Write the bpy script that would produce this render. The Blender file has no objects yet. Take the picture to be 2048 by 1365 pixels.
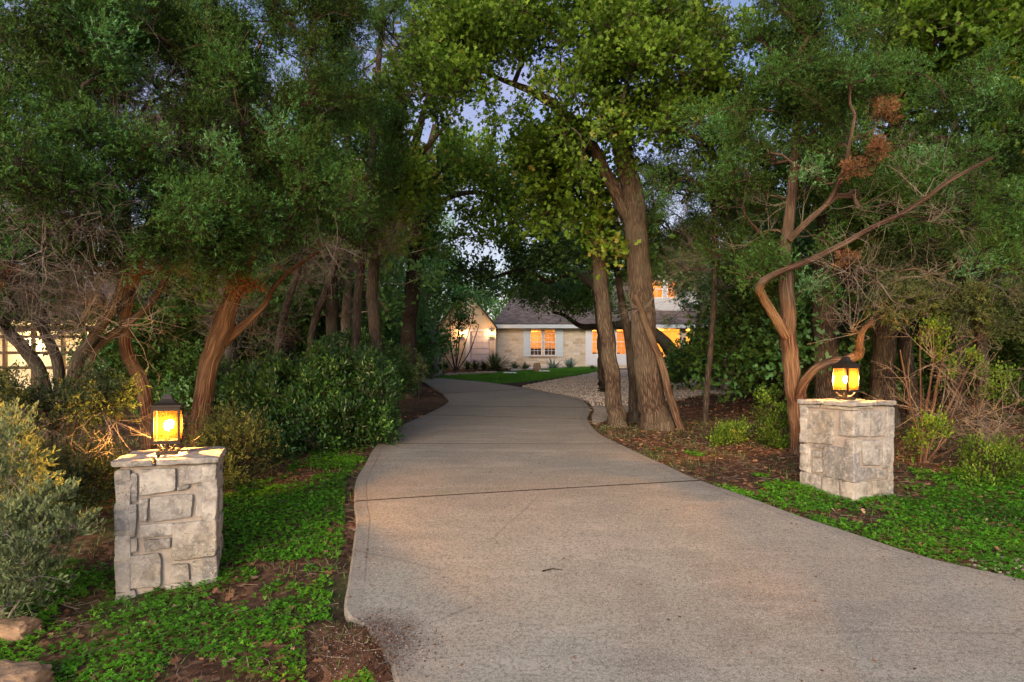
import bpy, math, random
import numpy as np
from mathutils import Vector, Matrix
from mathutils.geometry import delaunay_2d_cdt
R = math.radians
rng = np.random.default_rng(7)
random.seed(7)
F, HZ, CX = 1200.0, 745.0, 1024.0
sc = bpy.context.scene
col = sc.collection

# ------------------------------------------------------------------ ground profile
_py = np.array([-60, -20, 0, 2, 3.4, 4.4, 5.2, 6.2, 8.5, 11, 14.4, 20, 28, 34, 38, 45, 80, 140])
_pz = np.array([-2.4, -2.1, -1.98, -1.86, -1.75, -1.63, -1.50, -1.33, -1.13, -1.0, -.90, -.70, -.33, -.04, .2, .45, 1.2, 2.5])
_ty = np.linspace(-60, 140, 4001)
_tz = np.interp(_ty, _py, _pz)
_k = np.hanning(21); _k /= _k.sum()
_tz2 = np.convolve(np.pad(_tz, 10, 'edge'), _k, 'valid')
def G0(y): return np.interp(y, _ty, _tz2)
def hash3(i, j, k, s=0):
    n = (i * 374761393 + j * 668265263 + k * 2147483647 + s * 1274126177) & 0xffffffff
    n = ((n ^ (n >> 13)) * 1274126177) & 0xffffffff
    return ((n ^ (n >> 16)) & 0xffff) / 65535.0
def vnoise(p, s=0):
    p = np.asarray(p, float); i = np.floor(p).astype(np.int64); f = p - i; f = f * f * (3 - 2 * f)
    r = 0
    for a in (0, 1):
        for b in (0, 1):
            for c in (0, 1):
                w = (f[..., 0] if a else 1 - f[..., 0]) * (f[..., 1] if b else 1 - f[..., 1]) * (f[..., 2] if c else 1 - f[..., 2])
                r = r + w * hash3(i[..., 0] + a, i[..., 1] + b, i[..., 2] + c, s)
    return r
def fbm(p, o=3, s=0):
    p = np.asarray(p, float); r = 0; a = .5; t = 0
    for k in range(o):
        r = r + a * vnoise(p * 2 ** k, s + k); t += a; a *= .5
    return r / t
def n2(x, y, sc_, s=0, o=3):
    x = np.asarray(x, float); y = np.asarray(y, float)
    return fbm(np.stack([x * sc_ + 51.3, y * sc_ + 17.7, np.zeros_like(x) + .5], -1), o, s)
def ground(x, y):
    x = np.asarray(x, float); y = np.asarray(y, float)
    z = G0(y)
    side = np.clip((-1.5 - x) / 1.0, 0, 1) * np.clip((6.5 - y) / 2, 0, 1) * .05
    side2 = np.clip((x - 3.0) / 3, 0, 1) * np.clip((y - 7) / 5, 0, 1) * np.clip((22 - y) / 8, 0, 1) * .14
    return z - side + side2
def P(px, py, Y): return np.array([(px - CX) / F * Y, Y, (HZ - py) / F * Y])
_yy = np.linspace(2.2, 60, 6000)
def Gp(px, py):
    x = (px - CX) / F * _yy
    q = HZ - ground(x, _yy) / _yy * F
    i = np.argmax(q <= py)
    if q[i] > py: i = len(_yy) - 1
    return np.array([x[i], _yy[i], float(ground(x[i], _yy[i]))])

# ------------------------------------------------------------------ mesh helpers
class MB:
    def __init__(s): s.V = []; s.F = []; s.n = 0; s.T = []; s.U = []; s.M = []
    def add(s, V, Fs, tint=0.5, uv=None, mi=0):
        V = np.asarray(V, float).reshape(-1, 3)
        s.V.append(V)
        if not isinstance(Fs, list): Fs = [Fs]
        for f in Fs:
            f = np.asarray(f, np.int64)
            s.F.append(f + s.n); s.M.append(np.full(len(f), mi))
        s.T.append(np.broadcast_to(np.asarray(tint, float), (len(V),)).copy())
        s.U.append(np.zeros((len(V), 2)) if uv is None else np.asarray(uv, float))
        s.n += len(V); return s
    def box(s, x0, x1, y0, y1, z0, z1, tint=.5, M=None, mi=0):
        V = np.array([(x, y, z) for z in (z0, z1) for y in (y0, y1) for x in (x0, x1)], float)
        if M is not None: V = V @ np.array(M)[:3, :3].T + np.array(M)[:3, 3]
        uv = V[:, [0, 2]]
        return s.add(V, np.array([(0, 2, 3, 1), (4, 5, 7, 6), (0, 1, 5, 4), (2, 6, 7, 3), (0, 4, 6, 2), (1, 3, 7, 5)]), tint, uv, mi)
    def prism(s, pts, y0, y1, tint=.5, mi=0):      # outline in x,z extruded along y
        n = len(pts); V = [(p[0], y0, p[1]) for p in pts] + [(p[0], y1, p[1]) for p in pts]
        s.add(V, [], tint); b = s.n - 2 * n
        for i in range(n):
            j = (i + 1) % n; s.F.append(np.array([[b + i, b + j, b + n + j, b + n + i]])); s.M.append(np.array([mi]))
        s.F.append(np.array([[b + i for i in range(n)]])); s.M.append(np.array([mi]))
        s.F.append(np.array([[b + n + i for i in range(n)][::-1]])); s.M.append(np.array([mi]))
        return s
    def build(s, name, mats, parent=None, smooth=False, origin=None):
        V = np.concatenate(s.V)
        if origin is not None: V = V - np.asarray(origin, float)
        me = bpy.data.meshes.new(name)
        me.vertices.add(len(V)); me.vertices.foreach_set('co', V.astype(np.float32).ravel())
        idx = np.concatenate([f.ravel() for f in s.F if len(f)])
        tot = np.concatenate([np.full(len(f), f.shape[1]) for f in s.F if len(f)])
        mi = np.concatenate([m for f, m in zip(s.F, s.M) if len(f)])
        st = np.concatenate([[0], np.cumsum(tot)[:-1]])
        me.loops.add(len(idx)); me.loops.foreach_set('vertex_index', idx.astype(np.int32))
        me.polygons.add(len(tot)); me.polygons.foreach_set('loop_start', st.astype(np.int32)); me.polygons.foreach_set('loop_total', tot.astype(np.int32))
        me.polygons.foreach_set('material_index', mi.astype(np.int32))
        me.polygons.foreach_set('use_smooth', np.full(len(tot), smooth))
        a = me.attributes.new('tint', 'FLOAT', 'POINT'); a.data.foreach_set('value', np.concatenate(s.T).astype(np.float32))
        uvl = me.uv_layers.new(name='UVMap'); U = np.concatenate(s.U)[idx]; uvl.data.foreach_set('uv', U.astype(np.float32).ravel())
        me.update(); me.validate()
        if not isinstance(mats, (list, tuple)): mats = [mats]
        for m in mats: me.materials.append(m)
        o = bpy.data.objects.new(name, me); col.objects.link(o)
        if parent is not None: o.parent = parent
        return o
def empty(name, loc, label, cat, group=None, rz=0):
    o = bpy.data.objects.new(name, None); col.objects.link(o); o.location = [float(v) for v in loc]; o.rotation_euler.z = rz
    o.empty_display_size = .1
    return tag(o, label, cat, group)
def tag(o, label=None, cat=None, group=None, kind=None):
    if label: o['label'] = label
    if cat: o['category'] = cat
    if group: o['group'] = group
    if kind: o['kind'] = kind
    return o
def norm(v): return v / np.maximum(np.linalg.norm(v, axis=-1, keepdims=True), 1e-9)
def tubes(mb, Pt, Rd, k=5, tint=.5, rough=None, mi=0, v0=0.):
    """Pt (N,n,3), Rd (N,n): N tapered tubes"""
    Pt = np.asarray(Pt, float); Rd = np.asarray(Rd, float)
    if Pt.ndim == 2: Pt = Pt[None]; Rd = Rd[None]
    N, n, _ = Pt.shape
    T = np.empty_like(Pt); T[:, 1:-1] = Pt[:, 2:] - Pt[:, :-2]; T[:, 0] = Pt[:, 1] - Pt[:, 0]; T[:, -1] = Pt[:, -1] - Pt[:, -2]
    T = norm(T)
    m = norm(T.mean(1)); ref = np.where(np.abs(m[:, 2:3]) > .8, np.array([[1., 0, 0]]), np.array([[0, 0, 1.]]))[:, None, :]
    A = norm(np.cross(T, ref)); B = np.cross(T, A)
    th = np.linspace(0, 2 * np.pi, k, endpoint=False)
    seg = np.linalg.norm(np.diff(Pt, axis=1), axis=2); L = np.concatenate([np.zeros((N, 1)), np.cumsum(seg, 1)], 1) + v0
    rr = np.repeat(Rd[:, :, None], k, 2)
    if rough is not None: rr = rr * rough(th[None, None, :], L[:, :, None])
    V = Pt[:, :, None] + (A[:, :, None] * np.cos(th)[None, None, :, None] + B[:, :, None] * np.sin(th)[None, None, :, None]) * rr[..., None]
    U = np.stack([np.broadcast_to(th / (2 * np.pi) * 6.283, (N, n, k)) * Rd[:, :1, None], np.broadcast_to(L[:, :, None], (N, n, k))], -1)
    base = (np.arange(N) * n * k)[:, None, None]; i = np.arange(n - 1)[None, :, None]; j = np.arange(k)[None, None, :]; j2 = (j + 1) % k
    q = np.stack([base + i * k + j, base + i * k + j2, base + (i + 1) * k + j2, base + (i + 1) * k + j], -1).reshape(-1, 4)
    tt = np.broadcast_to(np.asarray(tint, float).reshape(-1, 1, 1) if np.ndim(tint) else tint, (N, n, k)).reshape(-1)
    mb.add(V.reshape(-1, 3), q, tt, U.reshape(-1, 2), mi)
def rand_dirs(n, up=0., r=rng):
    v = norm(r.normal(size=(n, 3))); v[:, 2] += up; return norm(v)
def place(mb, TV, TF, pos, direc, scale, tint, roll=None, mi=0):
    """copies of a template (axis +y = direc, +z = normal)"""
    n = len(pos); d = norm(direc)
    up = norm(rng.normal(size=(n, 3)) * .75 + np.array([0, 0, 1.])) if roll is None else roll
    x = norm(np.cross(d, up)); z = np.cross(x, d)
    M = np.stack([x, d, z], -1)
    V = np.einsum('nij,mj->nmi', M, TV) * np.asarray(scale).reshape(-1, 1, 1) + pos[:, None]
    m = len(TV)
    Fq = (TF[None] + (np.arange(n) * m)[:, None, None]).reshape(-1, TF.shape[1])
    mb.add(V.reshape(-1, 3), Fq, np.repeat(tint, m), None, mi)
# leaf templates ------------------------------------------------------
def fan(outline, fold=.0):
    n = len(outline); V = [(0, .45, 0)] + [(x, y, abs(x) * fold) for x, y in outline]
    return np.array(V, float), np.array([(0, 1 + i, 1 + (i + 1) % n) for i in range(n)])
OAKV, OAKF = fan([(0, 0), (.10, .18), (.24, .30), (.12, .42), (.42, .52), (.40, .72), (.14, .74), (.2, .95), (0, 1.02), (-.2, .95), (-.14, .74), (-.40, .72), (-.42, .52), (-.12, .42), (-.24, .30), (-.10, .18)], .25)
OAK2V, OAK2F = fan([(0, 0), (.25, .3), (.14, .5), (.33, .7), (0, 1), (-.33, .7), (-.14, .5), (-.25, .3)], .25)
OVV = np.array([(0, 0, 0), (.2, .35, .06), (.19, .7, .06), (0, 1, -.02), (-.19, .7, .06), (-.2, .35, .06)], float); OVF = np.array([(0, 1, 2), (0, 2, 3), (0, 3, 4), (0, 4, 5)])
RHV = np.array([(0, 0, 0), (.3, .5, .08), (0, 1, 0), (-.3, .5, .08)], float); RHF = np.array([(0, 1, 2), (0, 2, 3)])
def spray_template(nb, w, seed, ln=.5):
    r = np.random.default_rng(seed); V = []; Fc = []
    for i in range(nb):
        t = r.uniform(0, .75); a = r.uniform(0, 2 * np.pi); o = r.uniform(.4, 1.1)
        d = np.array([np.cos(a) * o, 1, np.sin(a) * o]); d /= np.linalg.norm(d); l = r.uniform(.6, 1.1) * ln
        b = np.array([0, t, 0]); s = np.cross(d, r.normal(size=3)); s /= np.linalg.norm(s)
        k = len(V); V += [b, b + d * l * .55 + s * w, b + d * l, b + d * l * .55 - s * w]
        Fc += [(k, k + 1, k + 2), (k, k + 2, k + 3)]
    return np.array(V), np.array(Fc)
JUN = [spray_template(10, .055, s, .36) for s in (1, 2, 3)]
JUN2 = [spray_template(6, .11, s, .42) for s in (4, 5)]

# ------------------------------------------------------------------ materials
def newmat(name):
    m = bpy.data.materials.new(name); m.use_nodes = True; nt = m.node_tree; nt.nodes.clear()
    out = nt.nodes.new('ShaderNodeOutputMaterial'); return m, nt, out
class N:
    def __init__(s, nt): s.nt = nt
    def n(s, t, **k):
        x = s.nt.nodes.new(t)
        for a, b in k.items(): setattr(x, a, b)
        return x
    def l(s, a, b): s.nt.links.new(a, b)
    def coord(s, what='Object'): return s.n('ShaderNodeTexCoord').outputs[what]
    def mapping(s, src, scale=(1, 1, 1), rot=(0, 0, 0)):
        m = s.n('ShaderNodeMapping'); m.inputs['Scale'].default_value = scale; m.inputs['Rotation'].default_value = rot; s.l(src, m.inputs[0]); return m.outputs[0]
    def noise(s, src, scale, detail=4, rough=.55, dist=0):
        x = s.n('ShaderNodeTexNoise'); x.inputs['Scale'].default_value = scale; x.inputs['Detail'].default_value = detail; x.inputs['Roughness'].default_value = rough
        x.inputs['Distortion'].default_value = dist; s.l(src, x.inputs['Vector']); return x.outputs['Fac']
    def voro(s, src, scale, feature='F1', out='Distance'):
        x = s.n('ShaderNodeTexVoronoi', feature=feature); x.inputs['Scale'].default_value = scale; s.l(src, x.inputs['Vector']); return x.outputs[out]
    def ramp(s, src, stops, interp='LINEAR'):
        r = s.n('ShaderNodeValToRGB'); r.color_ramp.interpolation = interp
        while len(r.color_ramp.elements) < len(stops): r.color_ramp.elements.new(.5)
        for e, (p, c) in zip(r.color_ramp.elements, stops):
            e.position = p; e.color = (c, c, c, 1) if np.isscalar(c) else tuple(c) + (1,)
        s.l(src, r.inputs[0]); return r.outputs[0]
    def mix(s, f, a, b, bt='MIX'):
        m = s.n('ShaderNodeMix', data_type='RGBA', blend_type=bt)
        for k, v in ((0, f), (6, a), (7, b)):
            if hasattr(v, 'is_output'): s.l(v, m.inputs[k])
            elif k == 0: m.inputs[0].default_value = v
            else: m.inputs[k].default_value = tuple(v) + (1,) if not np.isscalar(v) else (v, v, v, 1)
        return m.outputs[2]
    def math(s, op, a, b=0.):
        m = s.n('ShaderNodeMath', operation=op)
        for k, v in ((0, a), (1, b)):
            if hasattr(v, 'is_output'): s.l(v, m.inputs[k])
            else: m.inputs[k].default_value = v
        return m.outputs[0]
    def bump(s, h, strength=.4, dist=.01, prev=None):
        b = s.n('ShaderNodeBump'); b.inputs['Strength'].default_value = strength; b.inputs['Distance'].default_value = dist; s.l(h, b.inputs['Height'])
        if prev is not None: s.l(prev, b.inputs['Normal'])
        return b.outputs[0]
    def pbsdf(s, colr, rough=.8, normal=None, spec=.3, metal=0):
        p = s.n('ShaderNodeBsdfPrincipled')
        if hasattr(colr, 'is_output'): s.l(colr, p.inputs['Base Color'])
        else: p.inputs['Base Color'].default_value = tuple(colr) + (1,)
        if hasattr(rough, 'is_output'): s.l(rough, p.inputs['Roughness'])
        else: p.inputs['Roughness'].default_value = rough
        p.inputs['Specular IOR Level'].default_value = spec; p.inputs['Metallic'].default_value = metal
        if normal is not None: s.l(normal, p.inputs['Normal'])
        return p.outputs[0]
def simple(name, c, rough=.6, spec=.3, metal=0, var=.12, bump=0., scale=8):
    m, nt, out = newmat(name); n = N(nt); co = n.coord()
    f = n.noise(co, scale, 5)
    cc = n.mix(f, tuple(v * (1 - var) for v in c), tuple(min(1, v * (1 + var)) for v in c))
    nb = n.bump(n.noise(co, scale * 6, 4), bump, .005) if bump else None
    n.l(n.pbsdf(cc, rough, nb, spec, metal), out.inputs[0]); return m
def leafmat(name, stops, rough=.5, transl=.3, spec=.35):
    m, nt, out = newmat(name); n = N(nt)
    a = n.n('ShaderNodeAttribute', attribute_name='tint').outputs['Fac']
    c = n.ramp(a, stops)
    p = n.pbsdf(c, rough, None, spec)
    if transl > 0:
        t = n.n('ShaderNodeBsdfTranslucent'); n.l(n.mix(.5, c, (.10, .16, .02), 'ADD') if False else c, t.inputs[0])
        mx = n.n('ShaderNodeMixShader'); mx.inputs[0].default_value = transl; n.l(p, mx.inputs[1]); n.l(t.outputs[0], mx.inputs[2]); p = mx.outputs[0]
    n.l(p, out.inputs[0]); return m
def barkmat(name, c1, c2, c3, su, sv, strength=.9, dist=.02):
    m, nt, out = newmat(name); n = N(nt)
    uv = n.coord('UV'); a = n.mapping(uv, (su, sv, 1))
    f1 = n.noise(a, 1.0, 8, .72, 1.1); v = n.voro(n.mapping(uv, (su * .8, sv * .55, 1)), 1.0, 'DISTANCE_TO_EDGE')
    vr = n.ramp(v, [(0, 0.), (.28, 1.)])
    h = n.mix(.5, f1, vr)
    big = n.noise(n.coord('Object'), 1.7, 3)
    c = n.ramp(h, [(.2, c1), (.5, c2), (.8, c3)])
    c = n.mix(n.ramp(big, [(.4, 0.), (.7, .45)]), c, tuple((np.array(c3) + .03) * np.array([.9, 1.05, .9])))
    n.l(n.pbsdf(c, .92, n.bump(h, strength, dist), .15), out.inputs[0]); return m

M = {}
M['bark_oak'] = barkmat('oak_bark', (.014, .010, .008), (.062, .044, .031), (.135, .10, .072), 34, 9)
M['bark_dark'] = barkmat('dark_bark', (.012, .009, .007), (.042, .032, .024), (.09, .07, .054), 30, 9)
M['bark_juniper'] = barkmat('juniper_bark', (.018, .009, .006), (.075, .042, .026), (.19, .125, .088), 60, 3.5, .9, .015)
M['bark_grey'] = barkmat('grey_bark', (.09, .075, .06), (.22, .19, .16), (.36, .33, .29), 30, 8, .5, .01)
M['twig'] = simple('dead_twig', (.17, .145, .12), .9, .1, var=.35, scale=3)
M['dry_twig'] = simple('pale_dry_twig', (.19, .155, .115), .9, .1, var=.35, scale=3)
M['juniper'] = leafmat('juniper_foliage', [(0, (.020, .038, .006)), (.3, (.048, .09, .014)), (.6, (.07, .17, .032)), (.85, (.09, .25, .075)), (1, (.19, .38, .17))], .65, .25, .12)
M['juniper_y'] = leafmat('olive_juniper_foliage', [(0, (.018, .028, .008)), (.4, (.05, .075, .018)), (.75, (.085, .13, .03)), (1, (.14, .18, .05))], .6, .25)
M['rust'] = leafmat('rusty_dead_foliage', [(0, (.10, .04, .015)), (.5, (.22, .10, .04)), (1, (.34, .19, .09))], .8, .2)
M['oak'] = leafmat('oak_foliage', [(0, (.034, .065, .007)), (.35, (.085, .17, .014)), (.7, (.145, .27, .026)), (.92, (.22, .35, .045)), (1, (.30, .28, .06))], .5, .4, .2)
M['oak_d'] = leafmat('live_oak_foliage', [(0, (.025, .06, .014)), (.4, (.06, .14, .028)), (.75, (.11, .24, .045)), (1, (.17, .31, .07))], .4, .3)
M['understory'] = leafmat('understory_foliage', [(0, (.04, .10, .02)), (.4, (.11, .27, .06)), (.75, (.18, .40, .11)), (1, (.25, .48, .16))], .5, .4)
M['laurel'] = leafmat('laurel_foliage', [(0, (.012, .036, .008)), (.5, (.034, .095, .018)), (.85, (.07, .18, .03)), (1, (.16, .33, .05))], .34, .12, .35)
M['sage'] = leafmat('sage_foliage', [(0, (.07, .10, .04)), (.5, (.17, .23, .10)), (1, (.34, .38, .13))], .7, .3)
M['clover'] = leafmat('clover_leaf', [(0, (.03, .11, .006)), (.4, (.07, .25, .010)), (.75, (.12, .36, .015)), (1, (.22, .45, .03))], .5, .35)
M['grassb'] = leafmat('grass_blade', [(0, (.05, .09, .02)), (.5, (.09, .17, .03)), (1, (.19, .24, .08))], .6, .3)
M['turf'] = leafmat('turf_blade', [(0, (.03, .12, .006)), (.5, (.07, .23, .010)), (1, (.13, .32, .02))], .6, .3)
M['agave'] = leafmat('agave_leaf', [(0, (.10, .16, .13)), (1, (.24, .34, .29))], .5, .0)
M['sotol'] = leafmat('sotol_leaf', [(0, (.03, .06, .02)), (.6, (.08, .14, .05)), (1, (.20, .26, .13))], .5, .1)
M['litter'] = leafmat('fallen_leaf', [(0, (.05, .022, .012)), (.4, (.14, .065, .03)), (.8, (.26, .14, .07)), (1, (.40, .27, .17))], .8, .15)
M['iron'] = simple('black_iron', (.035, .028, .022), .45, .5, .6, .2, .1)
M['white'] = simple('white_trim', (.62, .63, .64), .5)
M['whitedoor'] = simple('white_door_paint', (.55, .52, .52), .5)
M['shutter'] = simple('pale_blue_shutter', (.50, .58, .60), .55)
M['fascia'] = simple('fascia_paint', (.42, .47, .46), .5)
M['path'] = simple('pale_path', (.55, .50, .45), .8)
M['inner'] = simple('interior_wall', (.70, .48, .22), .8, var=.05)
M['darkwood'] = simple('dark_furniture', (.06, .035, .02), .6)
M['timber'] = simple('weathered_timber', (.12, .08, .05), .85, var=.3)
M['cream'] = simple('cream_wall', (.72, .66, .50), .8, var=.08)
M['mulch'] = simple('dark_mulch', (.028, .020, .015), .95, .1, var=.5, bump=.6, scale=20)
M['boulder'] = simple('sandstone_rock', (.28, .19, .115), .9, .1, var=.6, bump=1., scale=9)
M['limerock'] = simple('limestone_rock', (.34, .27, .20), .9, .1, var=.4, bump=.7, scale=7)
M['stonewhite'] = simple('white_stone', (.75, .74, .72), .6)
M['pebble'] = leafmat('gravel_stone', [(0, (.16, .13, .10)), (.5, (.36, .31, .25)), (1, (.55, .50, .43))], .9, 0)

def mk_stone():
    m, nt, out = newmat('pillar_limestone'); n = N(nt); co = n.coord()
    t = n.n('ShaderNodeAttribute', attribute_name='tint').outputs['Fac']
    base = n.ramp(t, [(0, (.24, .235, .225)), (.35, (.33, .32, .29)), (.7, (.42, .385, .32)), (1, (.50, .48, .42))])
    f = n.noise(co, 5, 6, .65); c = n.mix(n.ramp(f, [(.42, 0.), (.62, .85)]), base, (.15, .148, .135))
    f2 = n.noise(co, 24, 5, .7); c = n.mix(n.ramp(f2, [(.48, 0.), (.66, .7)]), c, (.52, .49, .42))
    g = n.noise(co, 2.3, 3); c = n.mix(n.ramp(g, [(.55, 0.), (.72, .5)]), c, (.36, .30, .19))
    pits = n.ramp(n.voro(co, 60, 'F1'), [(.12, 0.), (.34, 1.)])
    pm = n.ramp(n.noise(co, 3.1, 2), [(.45, 0.), (.6, 1.)])
    pit = n.mix(pm, 1., pits)
    c = n.mix(n.math('MULTIPLY', n.math('SUBTRACT', 1., pit), .7), c, (.08, .075, .07))
    b = n.bump(n.noise(co, 30, 10, .75), .9, .02); b = n.bump(pit, .6, .006, b)
    n.l(n.pbsdf(c, .92, b, .15), out.inputs[0]); return m
M['stone'] = mk_stone()
def mk_mortar():
    m, nt, out = newmat('mortar'); n = N(nt); co = n.coord()
    c = n.ramp(n.noise(co, 9, 6, .65), [(.3, (.24, .215, .18)), (.6, (.36, .32, .27)), (.8, (.42, .385, .33))])
    n.l(n.pbsdf(c, .95, n.bump(n.noise(co, 60, 6), .6, .006), .1), out.inputs[0]); return m
M['mortar'] = mk_mortar()
def mk_concrete():
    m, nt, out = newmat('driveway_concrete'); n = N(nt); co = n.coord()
    sep = n.n('ShaderNodeSeparateXYZ'); n.l(co, sep.inputs[0])
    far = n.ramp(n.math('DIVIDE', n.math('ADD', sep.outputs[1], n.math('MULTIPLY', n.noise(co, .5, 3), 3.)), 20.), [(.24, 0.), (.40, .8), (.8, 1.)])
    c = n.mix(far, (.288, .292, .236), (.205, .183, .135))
    big = n.noise(co, .9, 6, .62, .4); c = n.mix(n.ramp(big, [(.36, .7), (.56, 0.)]), c, (.17, .152, .125))
    st = n.noise(n.mapping(co, (.8, 3.2, 1)), 1.5, 5, .6, .5); c = n.mix(n.ramp(st, [(.48, 0.), (.68, .5)]), c, (.40, .36, .29))
    w = n.noise(co, .55, 4, .6); c = n.mix(n.ramp(w, [(.48, 0.), (.62, .45)]), c, (.32, .25, .175))
    _c = Gp(748, 1300); vd = n.n('ShaderNodeVectorMath', operation='DISTANCE'); n.l(n.mix(.35, co, n.n('ShaderNodeTexNoise').outputs['Color'], 'ADD'), vd.inputs[0]); vd.inputs[1].default_value = (_c[0] + .17, _c[1] + .17, _c[2] + .2)
    nd = n.math('ADD', vd.outputs['Value'], n.math('MULTIPLY', n.math('SUBTRACT', n.noise(co, 5, 6, .7), .5), .5))
    c = n.mix(n.ramp(nd, [(.22, .88), (.46, 0.)]), c, (.055, .040, .030))
    fine = n.noise(co, 42, 6, .8); c = n.mix(n.ramp(fine, [(.40, .8), (.53, 0.)]), c, (.11, .098, .082))
    f3 = n.noise(co, 130, 3, .6); c = n.mix(n.ramp(f3, [(.53, 0.), (.64, .7)]), c, (.52, .48, .42))
    sk = n.noise(n.mapping(co, (3, 14, 3)), 3.2, 6, .75, .3); c = n.mix(n.ramp(sk, [(.54, 0.), (.66, .55)]), c, (.14, .125, .105))
    near_ = n.ramp(n.math('DIVIDE', sep.outputs[1], 10.), [(.39, 0.), (.44, 1.)]); e = n.coord('UV'); su = n.n('ShaderNodeSeparateXYZ'); n.l(e, su.inputs[0])     # u = metres from the edge
    edge = n.math('ADD', su.outputs[0], n.math('MULTIPLY', n.math('SUBTRACT', n.noise(co, 2.2, 4), .5), .25))
    c = n.mix(n.math('MULTIPLY', n.ramp(edge, [(0., .5), (.22, .0)]), 1.), c, (.17, .15, .125))
    line = n.ramp(n.math('ABSOLUTE', n.math('SUBTRACT', su.outputs[0], .13)), [(0., 1.), (.012, 0.)])
    line = n.math('MULTIPLY', n.math('MULTIPLY', line, near_), n.ramp(n.noise(co, 1.1, 3), [(.36, .15), (.5, 1.)]))
    c = n.mix(n.math('MULTIPLY', line, .55), c, (.09, .08, .07))
    crk = n.voro(n.mapping(n.mix(.3, co, n.n('ShaderNodeTexNoise').outputs['Color']), (.33, .33, .33)), 1., 'DISTANCE_TO_EDGE')
    crm = n.math('MULTIPLY', n.ramp(crk, [(0., 1.), (.0035, 0.)]), n.ramp(n.noise(co, .6, 3), [(.5, 0.), (.6, .35)]))
    c = n.mix(crm, c, (.07, .06, .05))
    b = n.bump(n.noise(co, 70, 6, .7), .45, .006); b = n.bump(n.math('SUBTRACT', 1., line), .4, .006, b)
    n.l(n.pbsdf(c, n.ramp(big, [(.3, .75), (.7, .92)]), b, .25), out.inputs[0]); return m
M['concrete'] = mk_concrete()
def mk_soil():
    m, nt, out = newmat('forest_soil'); n = N(nt); co = n.coord()
    v = n.voro(co, 26, 'F1', 'Color'); sp = n.n('ShaderNodeSeparateXYZ'); n.l(v, sp.inputs[0])
    c = n.ramp(sp.outputs[0], [(0, (.035, .018, .011)), (.4, (.085, .042, .023)), (.75, (.15, .075, .04)), (1, (.22, .13, .08))])
    d = n.noise(co, 1.1, 6, .65); c = n.mix(n.ramp(d, [(.4, .7), (.62, .0)]), c, (.035, .025, .018))
    g = n.noise(co, .8, 6, .7, .5); c = n.mix(n.ramp(g, [(.52, 0.), (.66, .6)]), c, (.045, .075, .02))
    h = n.mix(.5, n.noise(co, 22, 6, .7), sp.outputs[1])
    n.l(n.pbsdf(c, .95, n.bump(h, .9, .02), .1), out.inputs[0]); return m
M['soil'] = mk_soil()
def mk_gravel():
    m, nt, out = newmat('pea_gravel'); n = N(nt); co = n.coord()
    v = n.voro(co, 26, 'F1', 'Color'); sp = n.n('ShaderNodeSeparateXYZ'); n.l(v, sp.inputs[0])
    c = n.ramp(sp.outputs[0], [(0, (.20, .13, .10)), (.4, (.30, .255, .20)), (1, (.46, .41, .34))])
    c = n.mix(n.ramp(n.noise(co, .7, 4), [(.5, 0.), (.7, .6)]), c, (.16, .11, .07))
    n.l(n.pbsdf(c, .9, n.bump(n.voro(co, 14), .8, .02), .2), out.inputs[0]); return m
M['gravel'] = mk_gravel()
def mk_ledge():
    m, nt, out = newmat('ashlar_limestone'); n = N(nt); uv = n.coord('UV')
    def br(w, h, off, seed):
        b = n.n('ShaderNodeTexBrick'); b.offset = off; b.inputs['Scale'].default_value = 1; b.inputs['Brick Width'].default_value = w; b.inputs['Row Height'].default_value = h
        b.inputs['Mortar Size'].default_value = .012; b.inputs['Mortar Smooth'].default_value = .3; b.inputs['Color1'].default_value = (0, 0, 0, 1); b.inputs['Color2'].default_value = (1, 1, 1, 1); b.inputs['Mortar'].default_value = (.5, .5, .5, 1)
        wob = n.n('ShaderNodeTexNoise'); wob.inputs['Scale'].default_value = 3; n.l(uv, wob.inputs[0])
        n.l(n.mix(.03, uv, wob.outputs['Color'], 'ADD'), b.inputs['Vector']); return b
    b = br(.47, .19, .37, 1)
    c = n.ramp(b.outputs['Color'], [(0, (.40, .30, .18)), (.2, (.58, .48, .32)), (.5, (.64, .55, .40)), (.8, (.50, .42, .32)), (1, (.70, .63, .50))])
    c = n.mix(n.ramp(n.noise(uv, 5, 5), [(.4, 0.), (.7, .4)]), c, (.33, .29, .23))
    c = n.mix(b.outputs['Fac'], c, (.50, .45, .37))
    n.l(n.pbsdf(c, .9, n.bump(n.math('SUBTRACT', 1., b.outputs['Fac']), .6, .02), .15), out.inputs[0]); return m
M['ledge'] = mk_ledge()
def mk_shingle():
    m, nt, out = newmat('roof_shingle'); n = N(nt); uv = n.coord('UV')
    b = n.n('ShaderNodeTexBrick'); b.inputs['Scale'].default_value = 1; b.inputs['Brick Width'].default_value = .3; b.inputs['Row Height'].default_value = .15; b.inputs['Mortar Size'].default_value = .012
    b.inputs['Color1'].default_value = (0, 0, 0, 1); b.inputs['Color2'].default_value = (1, 1, 1, 1); b.inputs['Mortar'].default_value = (0, 0, 0, 1); n.l(uv, b.inputs['Vector'])
    c = n.ramp(b.outputs['Color'], [(0, (.075, .06, .055)), (.5, (.12, .098, .09)), (1, (.18, .15, .135))])
    c = n.mix(n.ramp(n.noise(uv, .8, 4), [(.4, 0.), (.7, .4)]), c, (.09, .08, .075))
    n.l(n.pbsdf(c, .95, n.bump(b.outputs['Color'], .5, .02), .1), out.inputs[0]); return m
M['shingle'] = mk_shingle()
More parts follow.
